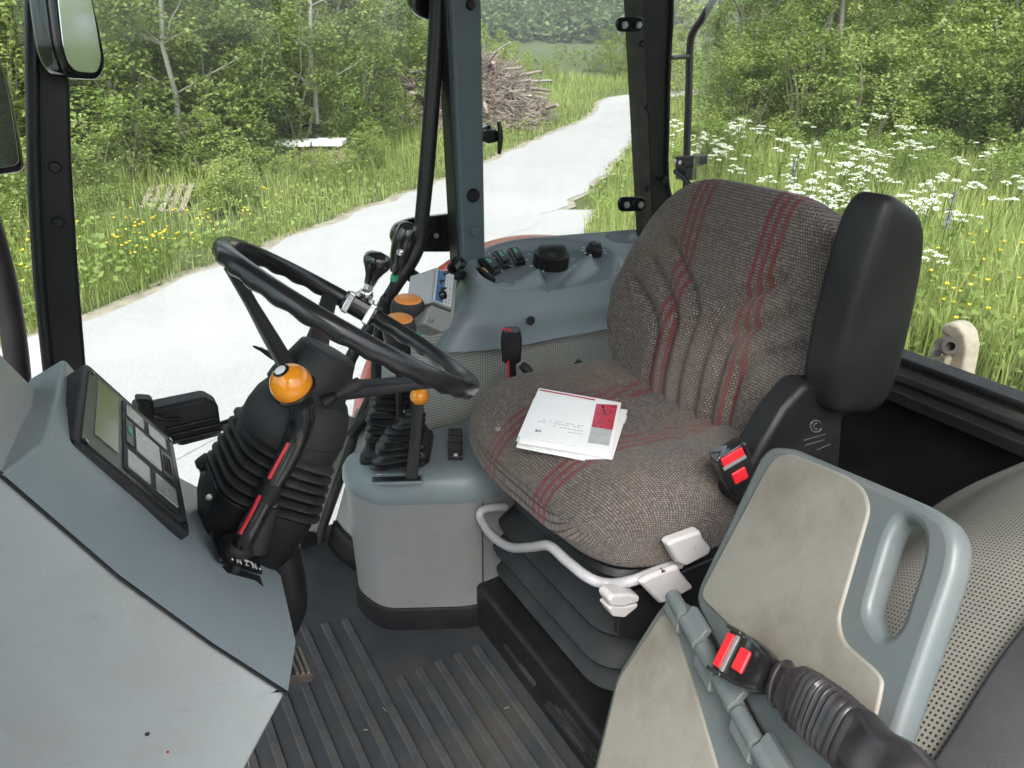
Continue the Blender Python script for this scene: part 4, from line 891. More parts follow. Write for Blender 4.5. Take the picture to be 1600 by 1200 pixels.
# backrest: local u across, w up along the lean
BO = V((1.005, .936, 1.835)); lean = R(12); bw_ = V((math.sin(lean), 0, math.cos(lean))); bn = V((-math.cos(lean), 0, math.sin(lean)))
P, fs, C = rbox(12, 84, 84, 4.8)
HU, HW, HT = .288, .232, .052
bl = []
for s in (-1, 1):
    for k in range(3):
        u0 = .024 + .043 * k; w0 = .02 - .035 * k
        bl.append([(s * u0, -.21), (s * u0, w0 - .03), (s * (u0 + .018), w0), (s * (u0 + .11), w0 + .075 - .01 * k)])
def hw(w):                                                            # half width along the height
    pts = [(-.24, .205), (-.19, .245), (-.10, .272), (-.03, .278), (.05, .266), (.12, .242), (.19, .204), (.24, .168)]
    for (a, b), (c, d) in zip(pts, pts[1:]):
        if w <= c: t = (w - a) / (c - a); t = max(t, 0); return b + (d - b) * t
    return pts[-1][1]
def backp(p):
    w = p[2] * HW; u = p[1] * hw(w); t = -p[0] * HT                     # p[0] = -1 is the front
    if p[0] < 0:
        t += -p[0] * groove(u, w, bl, .0105, .016)
        t += .030 * max(0, (abs(u) - .17) / .11) ** 1.5 * (w < .12) * (1 - max(0, w + .02) / .14 if w > -.02 else 1)
        t += .012 * math.exp(-((w + .10) / .09) ** 2) * (1 - min(1, abs(u) / .2))
        t += .003 * mnoise.noise(V((u * 8, w * 8, 5)))
    return BO + bw_ * w + V((0, 1, 0)) * u + bn * t
ob('backrest', ([backp(p) for p in P], fs, [(p[1] * hw(p[2] * HW), p[2] * HW) for p in P]), MT['fabric'], seat, sharp=120)
ob('back_shell', ([backp((p[0] * .5 + .75, p[1] * .97, p[2] * .97)) for p in P[::1]], fs), MT['black'], seat, sharp=120)
# frame, tray and suspension bellows
ob('seat_tray', loft([rrect(V((.83, .955, z)), V((1, 0, 0)), V((0, 1, 0)), a, b, .07) for z, a, b in ((1.535, .235, .245), (1.525, .24, .25), (1.505, .225, .235), (1.485, .20, .21))]), MT['black'], seat, sharp=40)
lv = [(1.50, .185, .195), (1.478, .190, .2)]
sus = []
for k in range(4):
    z = 1.478 - .062 * k; g_ = (.205, .228, .238, .232)[k]
    lip = [(z, g_ - .045), (z - .006, g_ - .035), (z - .040, g_ - .006), (z - .047, g_), (z - .053, g_ - .002), (z - .057, g_ - .014), (z - .060, g_ - .045)]
    t_ = ob('bellows_tier', loft([rrect(V((.845, .955, a)), V((1, 0, 0)), V((0, 1, 0)), b, b * .99, .075, 8) for a, b in lip]), MT['bellow'], seat, sharp=55); sus.append(t_)
tx = px(957, 986, y=.955 - .222)
text('maker_text', 'GRAMMER', V((.80, .955 - .2225, 1.386)), (1, 0, .0), (0, -.35, 1), .020, MT['emboss'], sus[1], .0008)
ob('side_bracket', prism([V(p) for p in ((.60, .70, 1.505), (.60, .70, 1.43), (.66, .70, 1.385), (.82, .70, 1.40), (.90, .70, 1.45), (.90, .70, 1.505))], (0, .012, 0)), MT['blacksteel'], seat, bevel=.004)
hd = [px(790, 792, x=.64), px(764, 794, x=.60), px(751, 800, x=.58), px(752, 812, x=.575), px(768, 836, x=.57), px(797, 855, x=.565), px(830, 855, x=.56), px(858, 853, x=.56), px(885, 876, x=.56), px(920, 903, x=.565), px(950, 912, x=.59), px(985, 908, y=.695), px(1020, 895, y=.69), px(1062, 880, y=.69)]
ob('adjust_handle', tube(hd, .0088, 12, k=5), MT['greytube'], seat)
ob('handle_bolt', lathe([(.006, 0), (.006, .008), (0, .009)], px(1031, 892, y=.682), (0, -1, 0), 8), MT['rust'], seat)
def paddle(pts, y, th, name='adjust_knob'):
    return ob(name, prism([px(u, v, y=y) for u, v in pts], (0, th, 0)), MT['knobwhite'], seat, bevel=.007, seg=4)
k1 = paddle(((1043, 852), (1052, 846), (1096, 830), (1100, 842), (1113, 858), (1108, 868), (1072, 886), (1058, 880)), .665, .02)
text('knob_mark', '1', px(1086, 858, y=.6645), (1, 0, .2), (-.2, 0, 1), .010, MT['greytube'], k1, .0005)
paddle(((1000, 912), (1015, 902), (1062, 884), (1066, 896), (1086, 920), (1060, 934), (1033, 946)), .672, .014)
k3 = paddle(((951, 938), (958, 930), (985, 928), (1001, 933), (999, 942), (972, 950), (955, 948)), .678, .03)
paddle(((951, 952), (956, 948), (980, 948), (998, 944), (996, 950), (976, 966), (958, 964)), .680, .026)
ob('knob_shaft', tube([px(965, 945, y=.69), px(955, 940, y=.76)], .012, 10), MT['black'], seat)
# armrest folded upright on the near side of the backrest
def pad_pt(x, y, z):
    t = (z + 1) / 2; L_ = (1268 + (1358 - 1268) * t - 6 * math.sin(math.pi * t), 641 + (290 - 641) * t); R_ = (1360 + (1420 - 1360) * t + 8 * math.sin(math.pi * t), 638 + (334 - 638) * t); k = (x + 1) / 2
    return px(L_[0] + (R_[0] - L_[0]) * k, L_[1] + (R_[1] - L_[1]) * k, y=.652) + V((-.006 * y, .036 * y, 0))
P_, fs_, C_ = rbox(16, 12, 30, 5.2)
ob('armrest', ([pad_pt(*p) for p in P_.tolist()], fs_), MT['black'], seat, sharp=120)
ob('armrest_pivot', prism([px(u, v, y=.70) for u, v in ((1235, 615), (1262, 600), (1268, 632), (1262, 650), (1225, 655))], (0, .03, 0)), MT['blacksteel'], seat, bevel=.004)
sb = ob('side_cover', prism([px(u, v, y=.655) for u, v in ((1196, 690), (1226, 640), (1262, 600), (1312, 600), (1320, 650), (1312, 760), (1240, 800), (1150, 790), (1165, 740))], (0, .05, 0)), MT['black'], seat, bevel=.012, seg=4)
ob('cover_emblem', tube([px(1275 + 9 * math.cos(t), 666 + 9 * math.sin(t), y=.6545) for t in np.linspace(R(20), R(320), 18)], .0012, 6), MT['emboss'], sb)
ob('cover_emblem', tube([px(1275 + 4 * math.cos(t), 666 + 4.5 * math.sin(t), y=.6545) for t in np.linspace(R(60), R(300), 10)], .001, 6), MT['emboss'], sb)
for a, b, c, d in ((1256, 688, 1290, 678), (1258, 696, 1288, 687), (1276, 703, 1298, 694)): ob('cover_line', tube([px(a, b, y=.6545), px(c, d, y=.6545)], .0007, 5), MT['emboss'], sb)

# seat belt buckle standing at the seat side
def buckle(name, label, O, ax, fn, wd, L, parent_len):
    """O = top end centre, ax = direction from top to tail, fn = face normal"""
    ax = ax.normalized(); fn = (fn - ax * fn.dot(ax)).normalized(); sd_ = ax.cross(fn); M = basis(O, sd_, ax)   # local x across, y down the buckle, z = sd x ax
    e = empty(name, O + ax * L, label, 'seat belt buckle')
    zf = sd_.cross(ax).dot(fn)
    th = .013
    bd = ob('body', loft([rrect(O + ax * (t * L), sd_, fn, w * wd, h, .006, 4) for t, w, h in ((0, .90, th * .92), (.02, .98, th), (.55, 1, th), (.85, .86, th * .9), (1.0, .70, th * .7))]), MT['gloss'], e, sharp=40)
    top = fn * (th + .0005)
    ob('slot_insert', box((0, 0, 0), (wd * .72, .0065 * L / .075, .0025), basis(O + ax * (.115 * L) + top, sd_, ax)), MT['red'], e, bevel=.001)
    ob('clear_strip', box((0, 0, 0), (wd * .78, .003, .0012), basis(O + ax * (.255 * L) + top, sd_, ax)), MT['ped'], e, bevel=.0008)
    ob('press_button', box((0, 0, 0), (wd * .46, .0095 * L / .075, .0022), basis(O + ax * (.56 * L) + top, sd_, ax)), MT['red'], e, bevel=.0022)
    for s in (-1, 1): ob('side_lip', box((0, 0, 0), (.0025, .013, .004), basis(O + ax * (.14 * L) + top + sd_ * (s * wd * .92), sd_, ax)), MT['gloss'], e, bevel=.001)
    return e
O1 = px(1134, 700, y=.68); d1 = px(1160, 765, y=.665) - O1
buckle('belt_buckle', 'black belt buckle with red buttons standing against the driver seat cushion', O1, d1, (CAM - O1).normalized() + V((.1, -.3, .25)), .026, .085, 0)
tail = [O1 + d1.normalized() * .08, px(1172, 790, y=.67), px(1170, 850, y=.69)]
ob('tail', tube(tail, [.016, .014, .012], 12, k=3, flat=.5), MT['black'], bpy.data.objects['belt_buckle'])

# ================================================================== MANUALS ON THE SEAT
def book(name, label, q, z, th, print_=False):
    pts = [px(u, v, z=z) for u, v in q]; c = sum(pts, V((0, 0, 0))) / 4
    e = empty(name, V((c.x, c.y, z - th)), label, 'book')
    ins = [c.lerp(p, .972) for p in pts]
    ob('pages', prism([p - V((0, 0, .0012)) for p in ins], (0, 0, -(th - .0024))), MT['pagewhite'], e, bevel=.0012)
    def curl(p): return p
    top = ob('front_cover', prism(rpoly(pts, .004, 3), (0, 0, -.0012)), MT['cover'], e, bevel=.0004)
    ob('back_cover', prism(rpoly([p - V((0, 0, th)) for p in pts], .004, 3), (0, 0, .0012)), MT['cover'], e, bevel=.0004)
    return e, top
b2, _ = book('paper_manual', 'lower white manual jutting out under the red marked manual', [(834, 622), (981, 640), (957, 718), (806, 689)], 1.676, .013)
b1, tp = book('operator_manual', 'white paperback manual with crimson and grey blocks lying on the seat cushion', [(842, 606), (971, 629), (956, 705), (809, 681)], 1.691, .014)
Z1 = 1.6914
for nme, q, m in (('red_block', [(932, 631), (965, 633), (957, 672), (924, 667)], 'coverred'), ('grey_block', [(924, 667), (957, 672), (951, 697), (918, 692)], 'covergrey')):
    ob(nme, prism([px(u, v, z=Z1) for u, v in q], (0, 0, .0003)), MT[m], tp, smooth=False)
ob('edge_stripe', prism([px(u, v, z=Z1) for u, v in ((843, 608), (930, 624), (930, 626), (843, 610))], (0, 0, .0003)), MT['coverred'], tp, smooth=False)
def printline(u0, v0, u1, v1, n, w=.0007, m='ink'):
    for k in range(n):
        if random.random() < .15: continue
        t0, t1 = (k + .1) / n, (k + .8) / n; a, b = px(u0 + (u1 - u0) * t0, v0 + (v1 - v0) * t0, z=Z1), px(u0 + (u1 - u0) * t1, v0 + (v1 - v0) * t1, z=Z1); d = (b - a).normalized(); s = V((-d.y, d.x, 0)) * w
        ob('print_line', prism([a - s, b - s, b + s, a + s], (0, 0, .0003)), MT[m], tp, smooth=False)
printline(843, 655, 913, 666, 14); printline(841, 658, 913, 669, 12); printline(864, 666, 912, 674, 9); printline(886, 675, 911, 679, 5); printline(921, 692, 950, 697, 6, .001, 'white'); printline(941, 634, 948, 654, 4, .002, 'inkdark')
mx = (px(842, 675, z=Z1) - px(836, 674, z=Z1)).normalized()
text('ce_mark', 'CE', px(841, 673, z=Z1), -mx, V((mx.y, -mx.x, 0)), .009, MT['inkdark'], tp, .0003)

# ================================================================== FOLDED PASSENGER SEAT
H0, H1, T0 = px(1080, 930, z=1.60), px(1215, 1205, z=1.60), px(1200, 700, z=1.80)
AN = (H1 - H0).cross(T0 - H0).normalized(); AN = AN if AN.dot(CAM - H0) > 0 else -AN
ps = empty('passenger_seat', (.6, .45, 1.25), 'folded passenger seat with beige pads, blue grey frame and hand slot', 'passenger seat')
fr_ = plate('upper_frame', [[(1186, 712), (1202, 697), (1232, 697), (1442, 786), (1480, 812), (1493, 845), (1488, 890), (1410, 1120), (1372, 1235), (1232, 1235), (1080, 936)],
      [(1352, 958), (1388, 836), (1406, 806), (1440, 824), (1440, 868), (1404, 980), (1378, 1000)]], H0, AN, .030, MT['blueseat'], ps, .009, [.03, .014])
plate('upper_pad', [[(1198, 735), (1214, 713), (1238, 709), (1326, 744), (1352, 764), (1362, 795), (1340, 871), (1312, 968), (1320, 1003), (1370, 1046), (1383, 1064), (1374, 1112), (1350, 1185), (1262, 1100), (1094, 932)]], H0, AN, .016, MT['pad'], ps, .003, .018, .003)
B0 = px(930, 1200, z=1.40); BH0, BH1 = px(1058, 935, z=1.592), px(1208, 1205, z=1.592)
BN = (BH1 - BH0).cross(B0 - BH0).normalized(); BN = BN if BN.dot(CAM - BH0) > 0 else -BN
plate('lower_frame', [[(1030, 948), (1046, 932), (1066, 938), (1215, 1205), (1235, 1290), (905, 1290), (926, 1200), (961, 1056)]], BH0, BN, .026, MT['blueseat'], ps, .007, .02)
plate('lower_pad', [[(1030, 968), (1040, 958), (1054, 972), (1092, 1092), (1150, 1290), (915, 1290), (934, 1200), (967, 1062)]], BH0, BN, .014, MT['pad'], ps, .003, .012, .003)
hA, hB = px(1049, 928, z=1.612), px(1222, 1232, z=1.612); hax = (hB - hA).normalized(); hl_ = (hB - hA).length
for k in range(6):
    a, b = hA.lerp(hB, k / 6 + .006), hA.lerp(hB, (k + 1) / 6 - .006); r = .0112 if k % 2 else .0105
    ob('hinge_knuckle', lathe([(r * .75, 0), (r, .0015), (r, (b - a).length - .0015), (r * .75, (b - a).length)], a, hax, 20), MT['blueseat'], ps, sharp=40)
    sdv = AN.cross(hax).normalized(); sg = 1 if k % 2 else -1
    wing = [(px(1110, 930, z=1.6) - px(1080, 930, z=1.6)).normalized()]
    dr = (T0 - H0).normalized() if k % 2 else (B0 - BH0).normalized(); nn = hax.cross(dr).normalized(); nn = nn if nn.dot(CAM - a) > 0 else -nn
    ob('hinge_leaf', prism([a + nn * .009, b + nn * .009, b + dr * .022 + nn * .003, a + dr * .022 + nn * .003], -nn * .010), MT['blueseat'], ps, bevel=.002)
# passenger belt buckle lying on the folded seat, with its pleated sleeve
Q = H0 + AN * .034
def q_(u, v, o=0): return pp(u, v, Q, AN) + AN * o
O2 = q_(1139, 1020); d2 = q_(1232, 1075) - O2
pbk = buckle('belt_buckle', 'belt buckle with red button on a pleated black sleeve across the folded passenger seat', O2, d2, AN + UP * .25 - RT * .1, .0285, .072, 0)
path = [q_(1213, 1064, -.002), q_(1236, 1078, .0), q_(1262, 1096, .002), q_(1300, 1125, .004), q_(1340, 1160, .004), q_(1390, 1205, -.002), q_(1440, 1260, -.012)]
path = crom(path, 14); rings = []
sd2 = AN.cross(d2.normalized()).normalized()
for i, p in enumerate(path):
    s = i / (len(path) - 1); w = .020 + .010 * min(1, s * 3.2); h = .0105 + .007 * min(1, s * 2.5)
    t = (path[min(i + 1, len(path) - 1)] - path[max(i - 1, 0)]).normalized(); nA = (AN - t * AN.dot(t)).normalized(); sd3 = t.cross(nA)
    if .34 < s < .66: k = math.sin((s - .34) / .32 * 2 * math.pi * 8.5); w += .0016 * k; h += .0016 * k
    else: w += .002 * math.sin(s * 31) ; h += .0014 * math.sin(s * 43 + 1)
    rings.append([p + sd3 * (w * math.copysign(abs(math.cos(a)) ** .6, math.cos(a))) + nA * (h * math.copysign(abs(math.sin(a)) ** .75, math.sin(a))) + nA * (.0012 * math.sin(5 * a + s * 20)) * (s > .68 or .12 < s < .33) for a in np.linspace(0, 2 * math.pi, 28, endpoint=False)])
slm = mat('shiny black vinyl sleeve', (.02, .018, .02), .30, var=.3, vs=30, dirt=(.06, .055, .05), damt=.3, ds=20)
ob('sleeve', loft(rings), slm, pbk, sharp=65)
ob('sleeve_band', tube([q_(1213, 1064, -.002) + (sd2 * (.024 * math.cos(a)) + AN * (.0125 * math.sin(a))) + d2.normalized() * .006 for a in np.linspace(0, 2 * math.pi, 24, endpoint=False)], .0022, 6, closed=True), slm, pbk)

# ================================================================== OUTSIDE FITTINGS OF THE TRACTOR
# right wing mirror beyond the front pillar
def mirror(name, label, outl, y, face, arm):
    P0 = px(sum(u for u, v in outl) / len(outl), sum(v for u, v in outl) / len(outl), y=y)
    e = empty(name, P0, label, 'mirror')
    plate('housing', [outl], P0, face, .05, MT['gloss'], e, .012, .03, 0)
    c = (sum(u for u, v in outl) / len(outl), sum(v for u, v in outl) / len(outl))
    plate('glass', [[(c[0] + (u - c[0]) * .70, c[1] + (v - c[1]) * .86) for u, v in outl]], P0, face, .003, MT['mirror'], e, .001, .03, .004)
    ob('arm', tube(arm, .011, 10), MT['blacksteel'], e)
    return e
mirror('wing_mirror', 'black framed wing mirror with green reflection at the top of the front pillar', [(64, -70), (84, 80), (104, 122), (160, 126), (170, 100), (158, 36), (132, -70)], 1.57, V((.55, -.72, .0)), [px(84, 30, y=1.60), px(72, 44, y=1.62), px(66, 46, y=1.67)])
mirror('wing_mirror', 'dim wing mirror seen through the windscreen at the left picture edge', [(-70, 60), (-5, 70), (16, 130), (34, 215), (42, 262), (34, 270), (-60, 284)], 2.3, V((.40, -.85, -.05)), [px(-30, 40, y=2.34), px(-60, -40, y=2.3), px(-40, -200, y=2.1)])
ex = empty('exhaust_stack', px(20, 560, y=1.95), 'dark curved exhaust guard outside the windscreen', 'exhaust')
ob('guard', tube([px(u, v, y=1.95) for u, v in ((-22, 340), (-4, 400), (10, 460), (22, 530), (30, 600), (34, 660))], .026, 14, k=4), MT['black'], ex)
ob('bracket', tube([px(30, 600, y=1.95), px(50, 640, y=1.8)], .012, 8), MT['blacksteel'], ex)
# rear grab rail and work lamp outside the rear window
rl = empty('rear_rail', px(1072, 290, x=1.72), 'black tubular rail outside the rear window behind the backrest', 'rail')
ob('tube', tube([px(u, v, x=1.72) for u, v in ((1175, -90), (1120, -10), (1098, 28), (1083, 50), (1078, 75), (1076, 150), (1073, 240), (1071, 330), (1070, 420))], .0115, 12, k=4), MT['blacksteel'], rl)
ob('stay', tube([px(1048, 90, x=1.60), px(1078, 88, x=1.72)], .007, 8), MT['blacksteel'], rl)
ob('clamp', prism([px(u, v, x=1.70) for u, v in ((1054, 244), (1084, 243), (1088, 245), (1087, 258), (1072, 262), (1070, 283), (1055, 280))], (.05, 0, 0)), MT['blacksteel'], rl, bevel=.004)
for u, v in ((1056, 252), (1064, 254)): ob('bolt', lathe([(.007, 0), (.007, .006), (0, .008)], px(u, v, x=1.70), (-1, -.3, 0), 8), MT['steel'], rl)
ob('arm', tube([px(u, v, x=1.69) for u, v in ((1055, 267), (1070, 280), (1086, 300))], .009, 8), MT['black'], rl)
wl_ = empty('work_lamp', px(1095, 330, x=1.72), 'black rimmed work lamp peeking over the backrest corner', 'lamp')
lo_ = [(1058, 345), (1066, 318), (1080, 300), (1096, 296), (1140, 294), (1150, 380), (1062, 380)]
LPn = V((-.5, -.85, .1)); LPo = px(1100, 335, x=1.72)
plate('rim', [lo_], LPo, LPn, .07, MT['black'], wl_, .008, .03)
plate('lens', [[(1068, 342), (1074, 322), (1085, 306), (1098, 303), (1138, 302), (1142, 372), (1070, 372)]], LPo, LPn, .004, MT['window'], wl_, .001, .02, .003)
# lower link hook behind the rear window
hk = empty('linkage_hook', px(1470, 690, x=2.15), 'beige cast linkage hook standing outside the rear window', 'hook')
ob('shank', prism([px(u, v, x=2.15) for u, v in ((1467, 520), (1470, 508), (1482, 504), (1497, 508), (1508, 522), (1512, 545), (1506, 580), (1502, 602), (1520, 760), (1440, 760), (1456, 578), (1480, 560), (1492, 545), (1484, 530))], (.07, 0, 0)), MT['beigepaint'], hk, bevel=.012, seg=4)
ob('jaw_block', prism([px(u, v, x=2.12) for u, v in ((1447, 563), (1470, 556), (1478, 562), (1470, 585), (1448, 580))], (.06, 0, 0)), MT['beigepaint'], hk, bevel=.006)
ob('ball_sleeve', lathe([(.014, -.052), (.022, -.05), (.023, -.02), (.027, -.012), (.027, .02), (.025, .03), (.024, .032), (.013, .032), (.013, .01)], px(1480, 540, x=2.13), px(1492, 543, x=2.05) - px(1458, 535, x=2.2), 24), MT['rust'], hk)
ob('pin_head', lathe([(.012, 0), (.012, .018), (.009, .022), (0, .022)], px(1461, 556, x=2.14), (0, 0, 1), 14), MT['knobwhite'], hk)
ob('latch', tube([px(u, v, x=2.11) for u, v in ((1478, 590), (1488, 582), (1494, 575), (1486, 592), (1480, 594))], .004, 8, k=3), MT['steel'], hk)
wk = ob('window_knob', lathe([(.010, 0), (.018, .004), (.020, .012), (.018, .022), (.008, .026), (0, .026)], px(1392, 536, x=1.60), (.2, -.95, .1), 20), MT['gloss'], cab)
ob('stem', tube([px(1388, 536, x=1.60), px(1370, 538, x=1.60)], .006, 8), MT['black'], wk)
#VEGETATION
# ================================================================== PLANTS
def leafmat(name, dark, light, trans=.35, rough=.55, dry=None):
    m, n, l, b = nm(name); at_ = n.new('ShaderNodeAttribute'); at_.attribute_name = 'tone'
    c = ramp(n, l, at_.outputs['Fac'], 0, .93 if dry else 1, dark, light)
    if dry: k = c.node.color_ramp.elements.new(.97); k.color = (*dry, 1)
    l.new(c, b.inputs['Base Color']); b.inputs['Roughness'].default_value = rough; b.inputs['Specular IOR Level'].default_value = .3
    t = n.new('ShaderNodeBsdfTranslucent'); l.new(mix(n, l, .5, c, (light[0] * 1.2, light[1] * 1.2, light[2] * .6)), t.inputs[0]); ms = n.new('ShaderNodeMixShader'); ms.inputs[0].default_value = trans
    l.new(b.outputs[0], ms.inputs[1]); l.new(t.outputs[0], ms.inputs[2]); l.new(ms.outputs[0], n['Material Output'].inputs[0]); return m
MT['leaf'] = leafmat('broad green leaves', (.09, .135, .032), (.27, .345, .10))
MT['leaf2'] = leafmat('fresh green leaves', (.135, .19, .048), (.33, .41, .13))
MT['leaf3'] = leafmat('deep green leaves', (.065, .105, .035), (.185, .25, .085))
MT['grass'] = leafmat('long grass', (.14, .20, .045), (.40, .47, .165), .42, dry=(.42, .38, .20))
MT['herb'] = leafmat('meadow herbs', (.09, .145, .033), (.26, .35, .095), .38)
MT['bark'] = mat('grey green bark', (.15, .135, .105), .9, var=.35, vs=14)
MT['barkpale'] = mat('pale birch bark', (.30, .29, .26), .85, var=.3, vs=9, dirt=(.06, .055, .05), damt=.8, ds=9)
MT['wood'] = mat('weathered grey wood', (.27, .24, .21), .9, var=.3, vs=12, dirt=(.16, .11, .08), damt=.6, ds=6)
MT['woodpale'] = mat('pale cut wood', (.42, .37, .31), .85, var=.2, vs=12)
MT['twig'] = mat('grey brown twigs', (.20, .165, .14), .95, var=.35, vs=3)
MT['soil'] = mat('brown earth', (.14, .105, .08), .95, var=.4, vs=3)
MT['petal'] = leafmat('white umbel petals', (.62, .64, .58), (.82, .84, .78), .3)
MT['yellow'] = flat('yellow petals', (.80, .60, .02), .5)
MT['lupin'] = flat('violet petals', (.16, .09, .32), .6)

def fastmesh(name, verts, quads, tone=None):
    """verts (n,3), faces: list of arrays of equal-width index rows"""
    me = bpy.data.meshes.new(name); verts = np.asarray(verts, np.float32); me.vertices.add(len(verts)); me.vertices.foreach_set('co', verts.ravel())
    arrs = quads if isinstance(quads, list) else [quads]
    idx = np.concatenate([a.ravel() for a in arrs]).astype(np.int32); tot = np.concatenate([np.full(len(a), a.shape[1], np.int32) for a in arrs])
    st = np.concatenate([[0], np.cumsum(tot)[:-1]]).astype(np.int32)
    me.loops.add(len(idx)); me.loops.foreach_set('vertex_index', idx); me.polygons.add(len(tot)); me.polygons.foreach_set('loop_start', st); me.polygons.foreach_set('loop_total', tot)
    if tone is not None:
        a = me.attributes.new('tone', 'FLOAT', 'FACE'); a.data.foreach_set('value', np.asarray(tone, np.float32))
    me.update(); me.validate(); return me
def leaves(C, size, rg, tilt=.9, asp=.62):
    n = len(C); s = size * rg.uniform(.6, 1.3, n)[:, None]
    az_ = rg.uniform(0, 2 * np.pi, n); dx = np.stack([np.cos(az_), np.sin(az_), rg.normal(-.25, .4, n)], 1); dx /= np.linalg.norm(dx, axis=1)[:, None]
    nn = np.stack([rg.normal(0, tilt * .6, n), rg.normal(0, tilt * .6, n), np.ones(n)], 1); sy = np.cross(nn, dx); sy /= np.linalg.norm(sy, axis=1)[:, None]; up_n = np.cross(dx, sy)
    b = C - dx * s * .5; t = C + dx * s * .5; m = C - dx * s * .05 + up_n * s * .06
    v = np.stack([b, m + sy * s * asp * .5, t, m - sy * s * asp * .5], 1).reshape(-1, 3)
    return v, np.arange(4 * n).reshape(-1, 4)
def foliage(name, centres, rad, per, size, rg, tone_mu=.45):
    C, T = [], []
    for c, r in zip(centres, rad):
        p = rg.normal(0, 1, (per, 3)); p /= np.linalg.norm(p, axis=1)[:, None]; p *= (rg.uniform(.25, 1, per) ** .5)[:, None]
        C.append(c + p * r * np.array([1, 1, .72])); T.append(np.clip(rg.normal(tone_mu + rg.normal(0, .14), .2, per), 0, 1))
    v, q = leaves(np.concatenate(C), size, rg)
    return fastmesh(name, v, q, np.concatenate(T))
def limb(rg, base, tip, r0, r1, wob=.08, n=6):
    pts = [base.lerp(tip, i / n) + V((rg.normal(0, wob), rg.normal(0, wob), 0)) * math.sin(math.pi * i / n) * (tip - base).length * .35 for i in range(n + 1)]
    return pts, [r0 + (r1 - r0) * i / n for i in range(n + 1)]
def build_plant(kind, seed):
    """local meshes (crown, trunk) of one plant standing at the origin"""
    rg = np.random.default_rng(seed); parts = []; cs, rs = [], []
    if kind == 'shrub':
        H = rg.uniform(2.6, 3.6); Wd = rg.uniform(1.2, 1.7)
        for k in range(6):
            a = rg.uniform(0, 6.28); tip = V((math.cos(a) * Wd * .6, math.sin(a) * Wd * .6, H * rg.uniform(.6, .95)))
            p, r = limb(rg, V((math.cos(a) * .1, math.sin(a) * .1, -.1)), tip, .035, .008); parts.append(tube(p, r, 6))
        for k in range(46):
            h = rg.uniform(.05, 1) ; w = Wd * (1 - .55 * abs(h - .4)) * math.sqrt(rg.uniform(.15, 1)); a = rg.uniform(0, 6.28)
            cs.append(np.array([math.cos(a) * w, math.sin(a) * w, .15 + h * (H - .25)])); rs.append(rg.uniform(.22, .48))
        crown = foliage('crown', cs, rs, 110, .095, rg)
    elif kind == 'tree':
        H = rg.uniform(6.0, 8.0); p, r = limb(rg, V((0, 0, -.1)), V((rg.normal(0, .5), rg.normal(0, .5), H)), rg.uniform(.042, .065), .012, .05, 10); parts.append(tube(p, r, 8))
        for k in range(16):
            z = rg.uniform(.9, H * .92); i = min(int(z / H * 10), 9); b = p[i]; a = rg.uniform(0, 6.28); L = rg.uniform(.7, 1.6) * (1 - .5 * z / H)
            tip = b + V((math.cos(a) * L, math.sin(a) * L, rg.uniform(.2, .9))); lp_, lr = limb(rg, b, tip, .02, .005, .08, 4); parts.append(tube(lp_, lr, 5))
            for q in range(3): c = b.lerp(tip, rg.uniform(.45, 1.1)); cs.append(np.array(c) + rg.normal(0, .12, 3)); rs.append(rg.uniform(.25, .5))
        crown = foliage('crown', cs, rs, 70, .085, rg)
    else:                                                                   # roadside bush: low and round
        H = rg.uniform(.9, 1.5); Wd = rg.uniform(.7, 1.1)
        for k in range(5):
            a = rg.uniform(0, 6.28); p, r = limb(rg, V((0, 0, -.05)), V((math.cos(a) * Wd * .6, math.sin(a) * Wd * .6, H * .8)), .015, .004, .08, 4); parts.append(tube(p, r, 5))
        for k in range(26):
            h = rg.uniform(0, 1); w = Wd * math.sqrt(1 - .8 * h * h) * math.sqrt(rg.uniform(.1, 1)); a = rg.uniform(0, 6.28)
            cs.append(np.array([math.cos(a) * w, math.sin(a) * w, .08 + h * H])); rs.append(rg.uniform(.16, .32))
        crown = foliage('crown', cs, rs, 75, .075, rg)
    tv, tf = join(*parts); tm = bpy.data.meshes.new('trunk'); tm.from_pydata([tuple(v) for v in tv], [], [tuple(f) for f in tf]); tm.polygons.foreach_set('use_smooth', [True] * len(tm.polygons))
    return crown, tm
PL = {}
for kind, ms in (('shrub', ('leaf', 'leaf2', 'leaf3', 'leaf')), ('tree', ('leaf', 'leaf3', 'leaf2')), ('bush', ('leaf2', 'leaf', 'herb'))):
    for i, m in enumerate(ms):
        c, t = build_plant(kind, 40 + i + len(kind) * 10); c.materials.append(MT[m]); t.materials.append(MT['barkpale' if kind == 'tree' and i != 1 else 'bark']); PL.setdefault(kind, []).append((c, t))
def plant(kind, i, x, y, s, label, group, name):
    c, t = PL[kind][i % len(PL[kind])]; z = terrain(x, y)
    e = bpy.data.objects.new(name, None); col.objects.link(e); e.location = (x, y, z); e.rotation_euler = (0, 0, random.uniform(0, 6.28)); e.scale = (s, s, s * random.uniform(.9, 1.12)); tag(e, label, {'shrub': 'shrub', 'tree': 'tree', 'bush': 'bush'}[kind], group)
    for nme, me in (('crown', c), ('trunk', t)): o = bpy.data.objects.new(nme if kind == 'tree' or nme == 'crown' else 'stem', me); col.objects.link(o); o.parent = e
    return e
def gpos(u, dist):
    r = ray(u, 300); h = V((r.x, r.y, 0)).normalized(); return h.x * dist, h.y * dist
